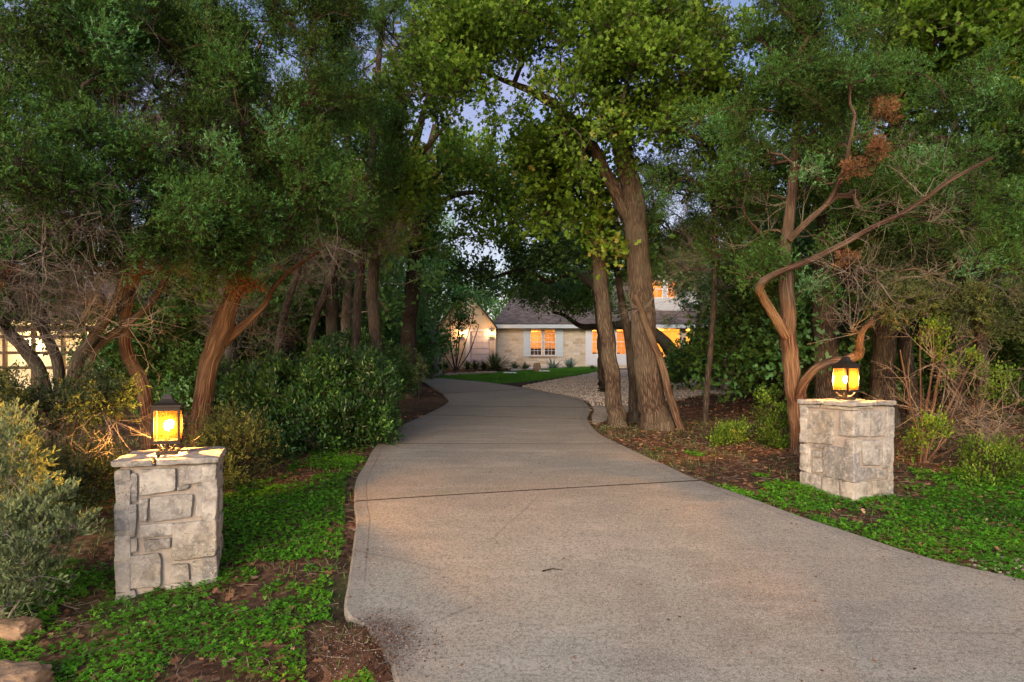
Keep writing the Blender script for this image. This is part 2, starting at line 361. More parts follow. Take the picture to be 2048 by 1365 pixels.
def mk_siding():
    m, nt, out = newmat('lap_siding'); n = N(nt); co = n.coord(); sp = n.n('ShaderNodeSeparateXYZ'); n.l(co, sp.inputs[0])
    w = n.math('FRACT', n.math('MULTIPLY', sp.outputs[2], 5.5))
    c = n.mix(n.ramp(w, [(0, 1.), (.08, 0.)]), (.42, .43, .42), (.16, .16, .16))
    n.l(n.pbsdf(c, .7, n.bump(w, .5, .02), .2), out.inputs[0]); return m
M['siding'] = mk_siding()
def mk_glass(name, tintc=(1, 1, 1), haze=0.):
    m, nt, out = newmat(name); n = N(nt)
    tr = n.n('ShaderNodeBsdfTransparent'); tr.inputs[0].default_value = tuple(tintc) + (1,)
    gl = n.n('ShaderNodeBsdfGlossy'); gl.inputs['Roughness'].default_value = .05
    fr = n.n('ShaderNodeFresnel'); fr.inputs[0].default_value = 1.45
    mx = n.n('ShaderNodeMixShader'); n.l(fr.outputs[0], mx.inputs[0]); n.l(tr.outputs[0], mx.inputs[1]); n.l(gl.outputs[0], mx.inputs[2]); o = mx.outputs[0]
    if haze:
        t = n.n('ShaderNodeBsdfTranslucent'); t.inputs[0].default_value = (.95, .42, .07, 1)
        sp = n.ramp(n.noise(n.coord(), 90, 3, .7), [(.45, .5), (.6, 1.)])
        mx2 = n.n('ShaderNodeMixShader'); n.l(n.math('MULTIPLY', sp, haze), mx2.inputs[0]); n.l(o, mx2.inputs[1]); n.l(t.outputs[0], mx2.inputs[2]); o = mx2.outputs[0]
    n.l(o, out.inputs[0]); return m
M['glass'] = mk_glass('window_glass')
M['lampglass'] = mk_glass('seeded_lamp_glass', (1, .95, .80), .012)
def emis(name, c, s):
    m, nt, out = newmat(name); n = N(nt); e = n.n('ShaderNodeEmission'); e.inputs[0].default_value = tuple(c) + (1,); e.inputs[1].default_value = s; n.l(e.outputs[0], out.inputs[0]); return m
M['bulb'] = emis('lit_bulb', (1, .48, .135), 4200)
M['bulb2'] = emis('lit_sconce_bulb', (1, .62, .26), 40)

# ------------------------------------------------------------------ camera, world, sun
cam = bpy.data.cameras.new('camera'); co_ = bpy.data.objects.new('camera', cam); col.objects.link(co_)
cam.sensor_width = 36; cam.lens = F * 36 / 2048; cam.shift_y = (HZ - 682.5) / 2048; cam.clip_end = 2000; cam.clip_start = .05
co_.rotation_euler = (R(90), 0, 0); sc.camera = co_
w = bpy.data.worlds.new('World'); sc.world = w; w.use_nodes = True; wn = N(w.node_tree); w.node_tree.nodes.clear()
SUN_EL, SUN_AZ = 17, 198      # behind the camera
sky = wn.n('ShaderNodeTexSky', sky_type='NISHITA'); sky.sun_disc = False; sky.sun_elevation = R(SUN_EL); sky.sun_rotation = R(SUN_AZ); sky.air_density = 1.2; sky.dust_density = 1.5
tc = wn.n('ShaderNodeTexCoord'); sp = wn.n('ShaderNodeSeparateXYZ'); wn.l(tc.outputs['Generated'], sp.inputs[0])
tintc = wn.ramp(sp.outputs[2], [(0, (1.12, .92, 1.02)), (.2, (1.08, .93, .98)), (.45, (1.0, .88, 1.12)), (1, (1.05, 1.02, .92))])
cl = wn.ramp(wn.noise(wn.mapping(tc.outputs['Generated'], (1, 1, 3)), 2.2, 6, .6), [(.42, 0.), (.7, .45)])
fb = wn.ramp(wn.math('ADD', wn.math('MULTIPLY', sp.outputs[1], .5), .5), [(0, 1.25), (.45, 1.1), (.75, .70), (1, .64)])
skc = wn.mix(cl, wn.mix(1., wn.mix(1., sky.outputs[0], tintc, 'MULTIPLY'), fb, 'MULTIPLY'), (2.9, 2.5, 3.1))
bg = wn.n('ShaderNodeBackground'); bg.inputs[1].default_value = .12; wn.l(skc, bg.inputs[0])
wo = wn.n('ShaderNodeOutputWorld'); wn.l(bg.outputs[0], wo.inputs[0])
sl = bpy.data.lights.new('sun', 'SUN'); sl.energy = 1.35; sl.angle = R(40); sl.color = (1, .91, .74)
so = bpy.data.objects.new('sun', sl); col.objects.link(so)
az = R(SUN_AZ); sd = Vector((math.sin(az) * math.cos(R(SUN_EL)), math.cos(az) * math.cos(R(SUN_EL)), math.sin(R(SUN_EL))))
so.rotation_euler = sd.to_track_quat('Z', 'Y').to_euler(); so.location = (0, -10, 20)
sc.view_settings.view_transform = 'Standard'; sc.view_settings.look = 'None'; sc.view_settings.gamma = 1; sc.view_settings.exposure = 1.2
sc.cycles.use_denoising = True; sc.cycles.max_bounces = 6; sc.cycles.transparent_max_bounces = 12; sc.cycles.diffuse_bounces = 3; sc.cycles.glossy_bounces = 2; sc.cycles.transmission_bounces = 4
sc.cycles.sample_clamp_indirect = 3; sc.cycles.caustics_reflective = False; sc.cycles.caustics_refractive = False
def plight(name, loc, e, c=(1, .62, .28), r=.03, parent=None):
    l = bpy.data.lights.new(name, 'POINT'); l.energy = e; l.color = c; l.shadow_soft_size = r
    o = bpy.data.objects.new(name, l); col.objects.link(o); o.location = loc
    if parent is not None: o.parent = parent
    return o

# ------------------------------------------------------------------ ground sheets
DL = [(1000, 1700), (900, 1500), (800, 1390), (775, 1325), (735, 1268), (690, 1232), (696, 1170), (707, 1090), (712, 1045), (708, 1010), (712, 965), (730, 932), (755, 892), (800, 857), (850, 833), (885, 815), (897, 803), (884, 789), (858, 773), (842, 763), (835, 758.5)]
DR = [(3200, 1560), (2800, 1400), (2420, 1290), (2200, 1215), (2040, 1168), (1955, 1147), (1850, 1122), (1700, 1072), (1560, 1025), (1402, 967), (1340, 939), (1290, 917), (1240, 893), (1195, 868), (1176, 842), (1180, 818), (1150, 799), (1060, 780), (985, 768), (915, 761), (872, 757)]
def resample(pts, n):
    pts = np.array(pts, float); 
    P2 = np.concatenate([[2 * pts[0] - pts[1]], pts, [2 * pts[-1] - pts[-2]]]); out = []
    for i in range(len(pts) - 1):
        p0, p1, p2, p3 = P2[i], P2[i + 1], P2[i + 2], P2[i + 3]
        for t in np.linspace(0, 1, n, endpoint=False):
            out.append(.5 * ((2 * p1) + (-p0 + p2) * t + (2 * p0 - 5 * p1 + 4 * p2 - p3) * t * t + (-p0 + 3 * p1 - 3 * p2 + p3) * t ** 3))
    out.append(pts[-1]); return np.array(out)
L3 = np.array([Gp(*p)[:2] for p in DL]); R3 = np.array([Gp(*p)[:2] for p in DR])
SUB = 12
Ls, Rs = resample(L3, SUB), resample(R3, SUB)
driveT = np.concatenate([Ls, Rs[::-1]])
def inpoly(x, y, poly):
    x = np.asarray(x, float); y = np.asarray(y, float); ins = np.zeros(x.shape, bool); n = len(poly); j = n - 1
    for i in range(n):
        xi, yi = poly[i]; xj, yj = poly[j]
        c = ((yi > y) != (yj > y)) & (x < (xj - xi) * (y - yi) / (yj - yi + 1e-12) + xi); ins ^= c; j = i
    return ins
def polydist(x, y, poly):
    d = np.full(np.shape(x), 1e9); n = len(poly)
    for i in range(n):
        a = poly[i]; b = poly[(i + 1) % n]; ab = b - a; t = np.clip(((x - a[0]) * ab[0] + (y - a[1]) * ab[1]) / (ab @ ab + 1e-12), 0, 1)
        d = np.minimum(d, np.hypot(x - a[0] - t * ab[0], y - a[1] - t * ab[1]))
    return d
# terrain: bumps away from the driveway
def gridmesh(xs, ys, zf):
    X, Y = np.meshgrid(xs, ys); Z = zf(X, Y); V = np.stack([X, Y, Z], -1).reshape(-1, 3)
    nx, ny = len(xs), len(ys); i = np.arange(ny - 1)[:, None] * nx + np.arange(nx - 1)[None]
    return V, np.stack([i, i + 1, i + nx + 1, i + nx], -1).reshape(-1, 4)
def edge_axis(lo, hi, core0, core1, st, grow=1.12):
    a = [core0]; s = st
    while a[-1] > lo: s *= grow; a.append(a[-1] - s)
    b = list(np.arange(core0, core1, st)); s = st; b.append(core1)
    while b[-1] < hi: s *= grow; b.append(b[-1] + s)
    return np.array(a[::-1][:-1] + b)
def terr(X, Y):
    z = ground(X, Y)
    d = np.clip(polydist(X, Y, driveT[::3]) / .8, 0, 1); ins = inpoly(X, Y, driveT)
    b = (n2(X, Y, .7, 3) - .5) * .14 + (n2(X, Y, 4, 4) - .5) * .05
    fadefar = np.clip((30 - Y) / 10, 0, 1) * np.clip((Y + 2) / 3, 0, 1)
    cm_ = np.clip((4.05 - Y) / .15, 0, 1) * np.clip((-.3 - X) / .3, 0, 1) * np.clip((X + 3) / .8, 0, 1)
    return z + np.where(ins, -.05, b * d * fadefar + .034 * cm_ * (1 - d * .6))
def tz(x, y): return terr(np.asarray(x, float), np.asarray(y, float))
xs = edge_axis(-90, 90, -7, 9, .11); ys = edge_axis(-60, 135, 2.6, 15, .10)
V, Fq = gridmesh(xs, ys, terr)
tag(MB().add(V, Fq).build('ground', M['soil'], smooth=True), kind='structure')
# driveway slabs with joints
mb = MB(); W_ = 22
joint_rows = {9: .028, 12: .03, 14: .045, 15: .05, 17: .06}
edges = []
n = len(Ls)
tt = np.linspace(0, 1, W_)
tt = np.concatenate([[0, .004], tt[1:-1], [.996, 1]]); W2 = len(tt)
def row(s):
    s = max(0, min(n - 1, s)); i = min(int(s), n - 2); f = s - i; return Ls[i] * (1 - f) + Ls[i + 1] * f, Rs[i] * (1 - f) + Rs[i + 1] * f
segs = []; prev = 0
for k in sorted(joint_rows):
    s = k * SUB; lw = np.linalg.norm(Ls[min(n - 1, s + 1)] - Ls[s]); ds = joint_rows[k] / max(lw, .02) / 2
    segs.append((prev, s - ds)); prev = s + ds
segs.append((prev, n - 1))
for a, b in segs:
    ss = [a, min(a + .05, b)] + [v for v in np.arange(math.ceil(a + .1), b - .1, 1)] + [b]
    Vv = []; U = []
    for q, s in enumerate(ss):
        l, r = row(s); wd = np.linalg.norm(r - l)
        xy = l[None] * (1 - tt[:, None]) + r[None] * tt[:, None]
        z = G0(xy[:, 1]) + .035
        side = np.clip((-1.5 - xy[:, 0]), 0, 1) * np.clip((6.5 - xy[:, 1]) / 2, 0, 1) * .05
        z = z - side * .6; z[0] -= .02; z[-1] -= .02
        Vv.append(np.column_stack([xy, z])); U.append(np.column_stack([np.minimum(tt, 1 - tt) * wd, np.full(W2, s)]))
    # side skirts
    Vv = np.array(Vv); U = np.array(U); m_ = len(ss)
    i = np.arange(m_ - 1)[:, None] * W2 + np.arange(W2 - 1)[None]
    mb.add(Vv.reshape(-1, 3), np.stack([i, i + 1, i + W2 + 1, i + W2], -1).reshape(-1, 4), .5, U.reshape(-1, 2))
    for e in (0, -1):
        top = Vv[:, e]; bot = top - np.array([0, 0, .13]); j = np.arange(m_ - 1)
        mb.add(np.concatenate([top, bot]), np.stack([j, j + 1, j + 1 + m_, j + m_], -1))
    for e in (0, -1):
        top = Vv[e]; bot = top - np.array([0, 0, .13]); j = np.arange(W2 - 1)
        mb.add(np.concatenate([top, bot]), np.stack([j, j + 1, j + 1 + W2, j + W2], -1), .5, np.full((2 * W2, 2), .5), 1)
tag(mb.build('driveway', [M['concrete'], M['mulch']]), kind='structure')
def sheet(name, pxpts, mat, dz, step, sub=4, height=None, smooth=True, world=None):
    pts = np.array([Gp(*p)[:2] for p in pxpts]) if world is None else np.array(world, float)
    cl_ = np.concatenate([pts, pts[:1]]); b = resample(cl_, sub)[:-1] if sub > 1 else pts
    x0, y0 = b.min(0); x1, y1 = b.max(0)
    gx, gy = np.meshgrid(np.arange(x0, x1, step), np.arange(y0, y1, step)); gx = gx.ravel() + rng.uniform(-.2, .2, gx.size) * step; gy = gy.ravel() + rng.uniform(-.2, .2, gy.size) * step
    k = inpoly(gx, gy, b) & (polydist(gx, gy, b) > step * .4)
    vs = [Vector(p) for p in b] + [Vector((a, c)) for a, c in zip(gx[k], gy[k])]
    nb = len(b); v, e, f, *_ = delaunay_2d_cdt(vs, [], [list(range(nb))], 1, 1e-5)
    xy = np.array([list(p) for p in v]); z = tz(xy[:, 0], xy[:, 1]) + dz
    if height is not None: z = z + height(xy[:, 0], xy[:, 1], np.clip(polydist(xy[:, 0], xy[:, 1], b) / .3, 0, 1))
    tri = np.array([list(q) for q in f if len(q) == 3]); Vt = np.column_stack([xy, z])
    # skirt
    mb_ = MB().add(Vt, tri)
    bb = np.column_stack([b, tz(b[:, 0], b[:, 1]) + dz]); lo = bb - np.array([0, 0, .1 + dz]); j = np.arange(nb); j2 = (j + 1) % nb
    mb_.add(np.concatenate([bb, lo]), np.stack([j, j2, j2 + nb, j + nb], -1))
    return tag(mb_.build(name, mat, smooth=False), kind='structure'), b
_, LAWN = sheet('lawn', [(868, 757.5), (905, 752), (960, 749), (1010, 746.5), (1090, 741), (1150, 737.5), (1205, 735.5), (1207, 741), (1150, 752), (1085, 762), (1040, 766), (985, 767.4), (930, 762)], simple('turf_ground', (.05, .15, .012), .9, .1, var=.3, scale=3), .05, .5)
_, BED = sheet('mulch_bed', [(985, 768.5), (1040, 766.8), (1085, 762.8), (1135, 756), (1040, 774)], M['mulch'], .03, .4, 1)
_, GRAV = sheet('gravel', [(1044, 775), (1088, 764.5), (1150, 754), (1208, 743), (1260, 741), (1400, 752), (1530, 757), (1570, 768), (1540, 782), (1400, 795), (1310, 806), (1240, 832), (1192, 850), (1184, 836), (1186, 818), (1154, 798)], M['gravel'], .03, .35)
sheet('garden_path', [(1022, 742.5), (1100, 739), (1210, 734), (1300, 735.5), (1300, 733.5), (1210, 731.5), (1100, 736), (1022, 739)], M['path'], .12, .5)
_, ROCKBED = sheet('planting_bed', [(862, 756), (905, 751.3), (960, 748.3), (1015, 745.6), (1100, 740.3), (1208, 734.8), (1208, 731), (1020, 738), (870, 748)], M['mulch'], .02, .5, 1)

def scatter(n, x0, x1, y0, y1, test=None):
    x = rng.uniform(x0, x1, n); y = rng.uniform(y0, y1, n)
    k = ~inpoly(x, y, driveT)
    if test is not None: k &= test(x, y)
    x, y = x[k], y[k]; return np.column_stack([x, y, tz(x, y)])
# ------------------------------------------------------------------ ground cover
# pillar footprints in the plan
LA = np.array([(-2.90, 4.40), (-2.298, 4.643), (-2.54, 5.246), (-3.14, 5.00)])
RA = np.array([(3.529, 6.20), (4.103, 6.469), (3.834, 7.043), (3.260, 6.774)])
def free(x, y): return ~inpoly(x, y, LA) & ~inpoly(x, y, RA)
def clover_mask(x, y):
    m = n2(x, y, 1.6, 11, 4) + .5 * (n2(x, y, 5, 12, 3) - .5) + .35 * (n2(x, y, 17, 13, 2) - .5) + rng.normal(0, .035, len(x))
    leftz = (x < 0); dl = polydist(x, y, driveT[::2])
    thL = .40 + np.clip((y - 5.6) / 3, 0, 1) * .12 + np.where(dl < .10, .3, 0)
    px = x / y * F + CX; py = HZ - ground(x, y) / y * F
    lim = np.clip((300 - px) / 300, 0, 1) * .0 + np.where((px < 230) & (py < 1130), .35, 0) + np.where((px < 620) & (py < 1000), .06, 0) + np.where((px < 500) & (py < 925), .2, 0)
    bottom = np.where((px > 610) & (py > 1250), .35, 0)
    thR = .42 + np.clip((y - 6.3 - .25 * np.clip(x - 3, 0, 3)) / .7, 0, 1) * .35 + np.clip((x - 1.4) / .6, -1, 0) * -.2
    th = np.where(leftz, thL + lim + bottom, thR)
    return m > th
pts = scatter(300000, -5, 8, 2.9, 9., lambda x, y: (np.abs(x) < y * .95 + .3) & free(x, y) & clover_mask(x, y))
mb = MB(); n_ = len(pts); hh = rng.uniform(.004, .03, n_) + .022 * n2(pts[:, 0], pts[:, 1], 2, 5)
ts = np.clip(.1 + 1.3 * (n2(pts[:, 0], pts[:, 1], 1.4, 20) - .25) + rng.normal(0, .17, n_), 0, 1)
CLV = []; CLF = []
for k in range(3):
    a = k * 2.094; ca, sa = math.cos(a), math.sin(a); b = len(CLV)
    for (u, v, z) in [(0, 0, 0), (.42, .45, .05), (.3, .95, .02), (-.3, .95, .02), (-.42, .45, .05)]:
        CLV.append((u * ca - v * sa, u * sa + v * ca, z))
    CLF += [(b, b + 1, b + 2), (b, b + 2, b + 3), (b, b + 3, b + 4)]
CLV = np.array(CLV); CLF = np.array(CLF)
d_ = norm(np.column_stack([rng.normal(size=n_), rng.normal(size=n_), rng.normal(size=n_) * .25]))
roll = norm(np.column_stack([rng.normal(size=(n_, 2)) * .35, np.ones(n_)]))
place(mb, CLV, CLF, pts + np.column_stack([np.zeros((n_, 2)), hh]), d_, rng.uniform(.007, .0155, n_) * (1 + .05 * pts[:, 1]), ts, roll)
tag(mb.build('clover_cover', M['clover']), 'low bright green clover spreading in patches over the verges', 'ground cover', kind='stuff')
# grass blades
pts = scatter(30000, -6, 10, 2.9, 12, lambda x, y: (np.abs(x) < y * .95 + .3) & free(x, y) & (n2(x, y, 1.3, 31) > .44))
m_ = len(pts); BLV = np.array([(-.06, 0, 0), (.06, 0, 0), (.04, .55, .06), (-.04, .55, .06), (0, 1, .25)], float); BLF = np.array([(0, 1, 2), (0, 2, 3), (3, 2, 4)])
mb = MB(); place(mb, BLV, BLF, pts, rand_dirs(m_, 1.6), rng.uniform(.02, .075, m_), rng.uniform(0, 1, m_))
tag(mb.build('grass_tufts', M['grassb']), 'thin grass blades poking up among clover and soil', 'grass', kind='stuff')
# fallen leaves
def lit(x, y):
    return (np.abs(x) < y * .95 + .5) & free(x, y) & ~inpoly(x, y, GRAV) & ~inpoly(x, y, LAWN) & (n2(x, y, .8, 41) > np.where(x > 1, .33, .56))
pts = np.concatenate([scatter(30000, -8, 14, 3, 16, lit), scatter(9000, -16, 22, 16, 30, lit)]); m_ = len(pts)
mb = MB(); pts[:, 2] += rng.uniform(.004, .03, m_)
place(mb, OAK2V, OAK2F, pts, norm(np.column_stack([rng.normal(size=(m_, 2)), rng.normal(size=m_) * .2])), rng.uniform(.03, .08, m_) * np.where(pts[:, 1] > 16, 2, 1), np.clip(rng.normal(.5, .25, m_), 0, 1), norm(np.column_stack([rng.normal(size=(m_, 2)) * .5, np.ones(m_)])))
tag(mb.build('leaf_litter', M['litter']), 'brown fallen oak leaves strewn over the forest floor', 'leaf litter', kind='stuff')
# debris on the driveway
x = rng.uniform(-2.5, 5, 5200); y = rng.uniform(3.0, 14, 5200) ; k = inpoly(x, y, driveT) & ((polydist(x, y, driveT[::2]) < .3) | (rng.uniform(size=len(x)) < .2)); x, y = x[k], y[k]; m_ = len(x)
mb = MB(); place(mb, RHV, RHF, np.column_stack([x, y, G0(y) + .04]), norm(np.column_stack([rng.normal(size=(m_, 2)), np.zeros(m_)])), rng.uniform(.008, .035, m_), rng.uniform(0, .9, m_), norm(np.column_stack([rng.normal(size=(m_, 2)) * .3, np.ones(m_)])))
tag(mb.build('driveway_debris', M['litter']), 'tiny dry leaves and bark crumbs lying on the concrete', 'debris', kind='stuff')
# pine needles / thin twigs on soil
pts = scatter(6000, -5, 9, 3, 11, lambda x, y: (np.abs(x) < y * .95) & free(x, y)); m_ = len(pts)
d = norm(np.column_stack([rng.normal(size=(m_, 2)), rng.normal(size=m_) * .12])); ln = rng.uniform(.03, .16, m_)[:, None]
mb = MB(); p0 = pts + np.array([0, 0, .015]); tubes(mb, np.stack([p0, p0 + d * ln * .5 + rng.normal(size=(m_, 3)) * .006, p0 + d * ln], 1), np.tile([.0022, .0018, .0012], (m_, 1)), 3)
tag(mb.build('twig_litter', M['dry_twig']), 'thin dry twigs scattered over the bare reddish soil', 'twig litter', kind='stuff')
# white gravel chips at right kerb corner + dark dirt apron at left
def icos(seed):
    r = np.random.default_rng(seed); t = (1 + 5 ** .5) / 2
    V = np.array([(-1, t, 0), (1, t, 0), (-1, -t, 0), (1, -t, 0), (0, -1, t), (0, 1, t), (0, -1, -t), (0, 1, -t), (t, 0, -1), (t, 0, 1), (-t, 0, -1), (-t, 0, 1)], float) / 1.9
    V *= r.uniform(.75, 1.2, (12, 1)); V[:, 2] *= .7
    Fc = np.array([(0, 11, 5), (0, 5, 1), (0, 1, 7), (0, 7, 10), (0, 10, 11), (1, 5, 9), (5, 11, 4), (11, 10, 2), (10, 7, 6), (7, 1, 8), (3, 9, 4), (3, 4, 2), (3, 2, 6), (3, 6, 8), (3, 8, 9), (4, 9, 5), (2, 4, 11), (6, 2, 10), (8, 6, 7), (9, 8, 1)])
    return V, Fc
def stones(mb, pts, s0, s1, tlo=0, thi=1):
    m_ = len(pts)
    for q in range(3):
        k = np.arange(q, m_, 3); IV, IF = icos(q + 5)
        place(mb, IV, IF, pts[k], rand_dirs(len(k)), rng.uniform(s0, s1, len(k)), rng.uniform(tlo, thi, len(k)), norm(rng.normal(size=(len(k), 3)) * .3 + [0, 0, 1]))
cc = Gp(2110, 1150); pts = scatter(1600, cc[0] - .55, cc[0] + 1.0, cc[1] - .35, cc[1] + .3, lambda x, y: n2(x, y, 2, 5) > .35); mb = MB(); pts = pts[:500]; stones(mb, pts, .008, .02, .3, .9)
gl_ = scatter(36000, 0, 16, 15, 34, lambda x, y: inpoly(x, y, GRAV)); gl_[:, 2] += .04; stones(mb, gl_, .012, .03, .25, 1)
cc = Gp(740, 1290)
x = rng.normal(cc[0] - .10, .20, 3600); y = rng.normal(cc[1] - .10, .17, 3600); dk = np.column_stack([x, y, np.where(inpoly(x, y, driveT), G0(y) + .037, tz(x, y))]); stones(mb, dk[:260], .003, .007, 0, .5)
mbk = MB(); k = rng.uniform(size=len(dk)) < .9; stones(mbk, dk[k], .002, .006, 0, .5)
tag(mbk.build('soil_crumbs', M['litter']), 'dark soil washed over the lower left corner of the concrete', 'soil', kind='stuff')
tag(mb.build('gravel_stones', M['pebble']), 'small pale gravel stones spread beside the driveway', 'gravel', kind='stuff')
# turf blades on the lawn
b0, b1 = LAWN.min(0), LAWN.max(0); x = rng.uniform(b0[0], b1[0], 60000); y = rng.uniform(b0[1], b1[1], 60000); k = inpoly(x, y, LAWN); x, y = x[k], y[k]; m_ = len(x)
mb = MB(); place(mb, BLV, BLF, np.column_stack([x, y, tz(x, y) + .05]), rand_dirs(m_, 1.3), rng.uniform(.05, .10, m_) * 1.3, np.clip(n2(x, y, .5, 9) + rng.normal(0, .15, m_), 0, 1))
tag(mb.build('lawn_grass', M['turf']), 'bright green mown lawn grass curving in front of the house', 'grass', kind='stuff')

# ------------------------------------------------------------------ stone pillars
def rbox(mb, O, U, Nn, u0, u1, z0, z1, d0, d1, tint, pw=8, amp=.006, res=9, seed=0, sheargap=.006):
    """rounded irregular block: u along U, z up, d along the outward normal"""
    g = np.linspace(-1, 1, res); a, b = np.meshgrid(g, g); a = a.ravel(); b = b.ravel(); one = np.ones_like(a)
    i = np.arange(res - 1)[:, None] * res + np.arange(res - 1)[None]; q = np.stack([i, i + 1, i + res + 1, i + res], -1).reshape(-1, 4)
    r = np.random.default_rng(seed + 100); sh = r.uniform(-1, 1, 8) * sheargap
    for ax in range(3):
        for sg in (-1, 1):
            p = np.empty((len(a), 3)); p[:, ax] = sg * one; p[:, (ax + 1) % 3] = a; p[:, (ax + 2) % 3] = b
            l = (np.abs(p) ** pw).sum(1) ** (1 / pw); p = p / l[:, None]
            uu = (u0 + u1) / 2 + p[:, 0] * (u1 - u0) / 2 + sh[0] * p[:, 2] + sh[1] * p[:, 2] * p[:, 0]
            zz = (z0 + z1) / 2 + p[:, 2] * (z1 - z0) / 2 + sh[2] * p[:, 0] + sh[3] * p[:, 0] * p[:, 2]
            dd = (d0 + d1) / 2 + p[:, 1] * (d1 - d0) / 2
            W = O[None] + U[None] * uu[:, None] + Nn[None] * dd[:, None]; W[:, 2] = zz
            for o in (1, 2, 3):
                pass
            no = np.stack([fbm(W * 14 + s, 3, s) - .5 for s in (3, 4, 5)], -1)
            no2 = np.stack([fbm(W * 45 + s, 2, s) - .5 for s in (6, 7, 8)], -1)
            W = W + no * amp * 3.2 + no2 * amp * 1.2
            mb.add(W, q if sg > 0 else q[:, ::-1], tint)
def pxface(px, py, O, U):
    rx = (px - CX) / F; u = (rx * O[1] - O[0]) / (U[0] - rx * U[1]); Y = O[1] + U[1] * u; return u, (HZ - py) / F * Y
def pillar(label, corners, ztop, zbase, faces, caps, seed):
    C = [np.array([c[0], c[1], 0.]) for c in corners]; ctr = sum(C) / 4; zg = float(G0(ctr[1]))
    root = empty('stone_pillar', (ctr[0], ctr[1], zg), label, 'stone pillar', 'stone gate pillars flanking the driveway')
    og = (ctr[0], ctr[1], zg)
    wd = np.linalg.norm(C[1] - C[0]); U0 = norm(C[1] - C[0]); V0 = norm(C[3] - C[0])
    core = MB(); cap_t = .05
    g = .018; zt = ztop - cap_t
    rbox(core, C[0], U0, V0, g, wd - g, zbase - .25, zt + .004, g, wd - g, .4, 40, .002, 24, seed, 0)
    core.build('mortar_core', M['mortar'], root, True, og)
    st = MB(); r = np.random.default_rng(seed)
    for fi in range(4):
        A, B = C[fi], C[(fi + 1) % 4]; U = norm(B - A); Nn = np.array([U[1], -U[0], 0])
        if fi in faces:
            lst = []
            for (x0, y0, x1, y1) in faces[fi]:
                ua, _ = pxface(x0, y0, A, U); ub, _ = pxface(x1, y0, A, U); um = (x0 + x1) / 2
                lst.append((ua, ub, pxface(um, y1, A, U)[1], pxface(um, y0, A, U)[1]))
        else:
            lst = []; z = zbase - .1
            while z < zt - .04:
                h = min(r.uniform(.12, .24), zt - .01 - z); u = .0
                if zt - z - h < .08: h = zt - .01 - z
                while u < wd - .03:
                    w_ = min(r.uniform(.12, .34), wd - u)
                    if wd - u - w_ < .09: w_ = wd - u
                    lst.append((u + .012, u + w_ - .012, z + .012, z + h - .012)); u += w_
                z += h
        for k, (ua, ub, za, zb) in enumerate(lst):
            ua = max(ua, -.016); ub = min(ub, wd + .016)
            if ua < .05: ua = -.012
            if ub > wd - .05: ub = wd + .012
            small = (ub - ua) * (zb - za) < .012
            rbox(st, A, U, Nn, ua, ub, za, min(zb, zt - .004), -.09, .004 + r.uniform(0, .012), np.clip(r.normal(.55, .32), 0, 1), 9 if small else 16, .003 if small else .0048, 12, seed * 50 + fi * 20 + k)
    st.build('stonework', M['stone'], root, True, og)
    for k, (ua, ub, va, vb) in enumerate(caps):
        c = MB(); rbox(c, C[0], U0, V0, ua * wd - (.035 if ua == 0 else 0), ub * wd + (.035 if ub == 1 else 0), zt + r.uniform(0, .003), ztop + r.uniform(-.006, .004), va * wd - (.04 if va == 0 else 0), vb * wd + (.035 if vb == 1 else 0), r.uniform(.3, .7), 12, .006, 16, seed * 9 + k)
        c.build('cap_stone', M['stone'], root, True, og)
    return ctr, math.atan2(U0[1], U0[0])
zl = lambda L: [(a * .5606, 600 + b * .5606, c * .5606, 600 + d * .5606) for a, b, c, d in L]
zr = lambda L: [(1440 + a * .381, 640 + b * .381, 1440 + c * .381, 640 + d * .381) for a, b, c, d in L]
LF = zl([(415, 617, 490, 722), (413, 728, 487, 850), (408, 855, 490, 905), (413, 910, 574, 1030), (497, 603, 627, 690), (638, 588, 768, 655), (632, 663, 674, 679), (496, 710, 527, 793), (535, 697, 687, 785), (700, 659, 768, 773), (497, 800, 616, 846), (512, 853, 606, 893), (612, 790, 768, 923), (608, 942, 675, 1003), (684, 932, 768, 1043), (418, 1040, 486, 1085), (590, 1012, 672, 1040)])
ctrL, yawL = pillar('left stone pillar, its cap lit orange, a wide clover patch at its foot', LA, -.649, -1.66, {0: LF}, [(0, .36, 0, .52), (.385, 1, 0, .55), (0, .5, .54, 1), (.52, 1, .57, 1)], 3)
RL = zr([(425, 430, 520, 460), (530, 432, 690, 468), (425, 477, 592, 650), (628, 478, 690, 612), (425, 665, 472, 797), (485, 683, 532, 722), (485, 730, 538, 800), (542, 668, 700, 838), (420, 803, 526, 912), (536, 828, 625, 932), (634, 850, 700, 948), (490, 655, 545, 672)])
RR = zr([(705, 478, 786, 612), (797, 475, 868, 612), (874, 455, 905, 610), (712, 630, 742, 700), (750, 632, 850, 765), (856, 622, 905, 780), (722, 778, 820, 838), (826, 792, 910, 830), (712, 848, 798, 945), (804, 842, 900, 912), (705, 432, 800, 465), (806, 440, 905, 452)])
# corner order: L, F, R, back so that face 0 is the left visible one and face 1 the right visible one
RC = np.array([RA[3], RA[0], RA[1], RA[2]])
ctrR, yawR = pillar('right stone pillar, corner turned to the drive, dry leaves and brush behind it', RC, -.305, -1.36, {0: RL, 1: RR}, [(0, .45, 0, .5), (.465, 1, 0, .47), (0, .5, .52, 1), (.52, 1, .49, 1)], 5)

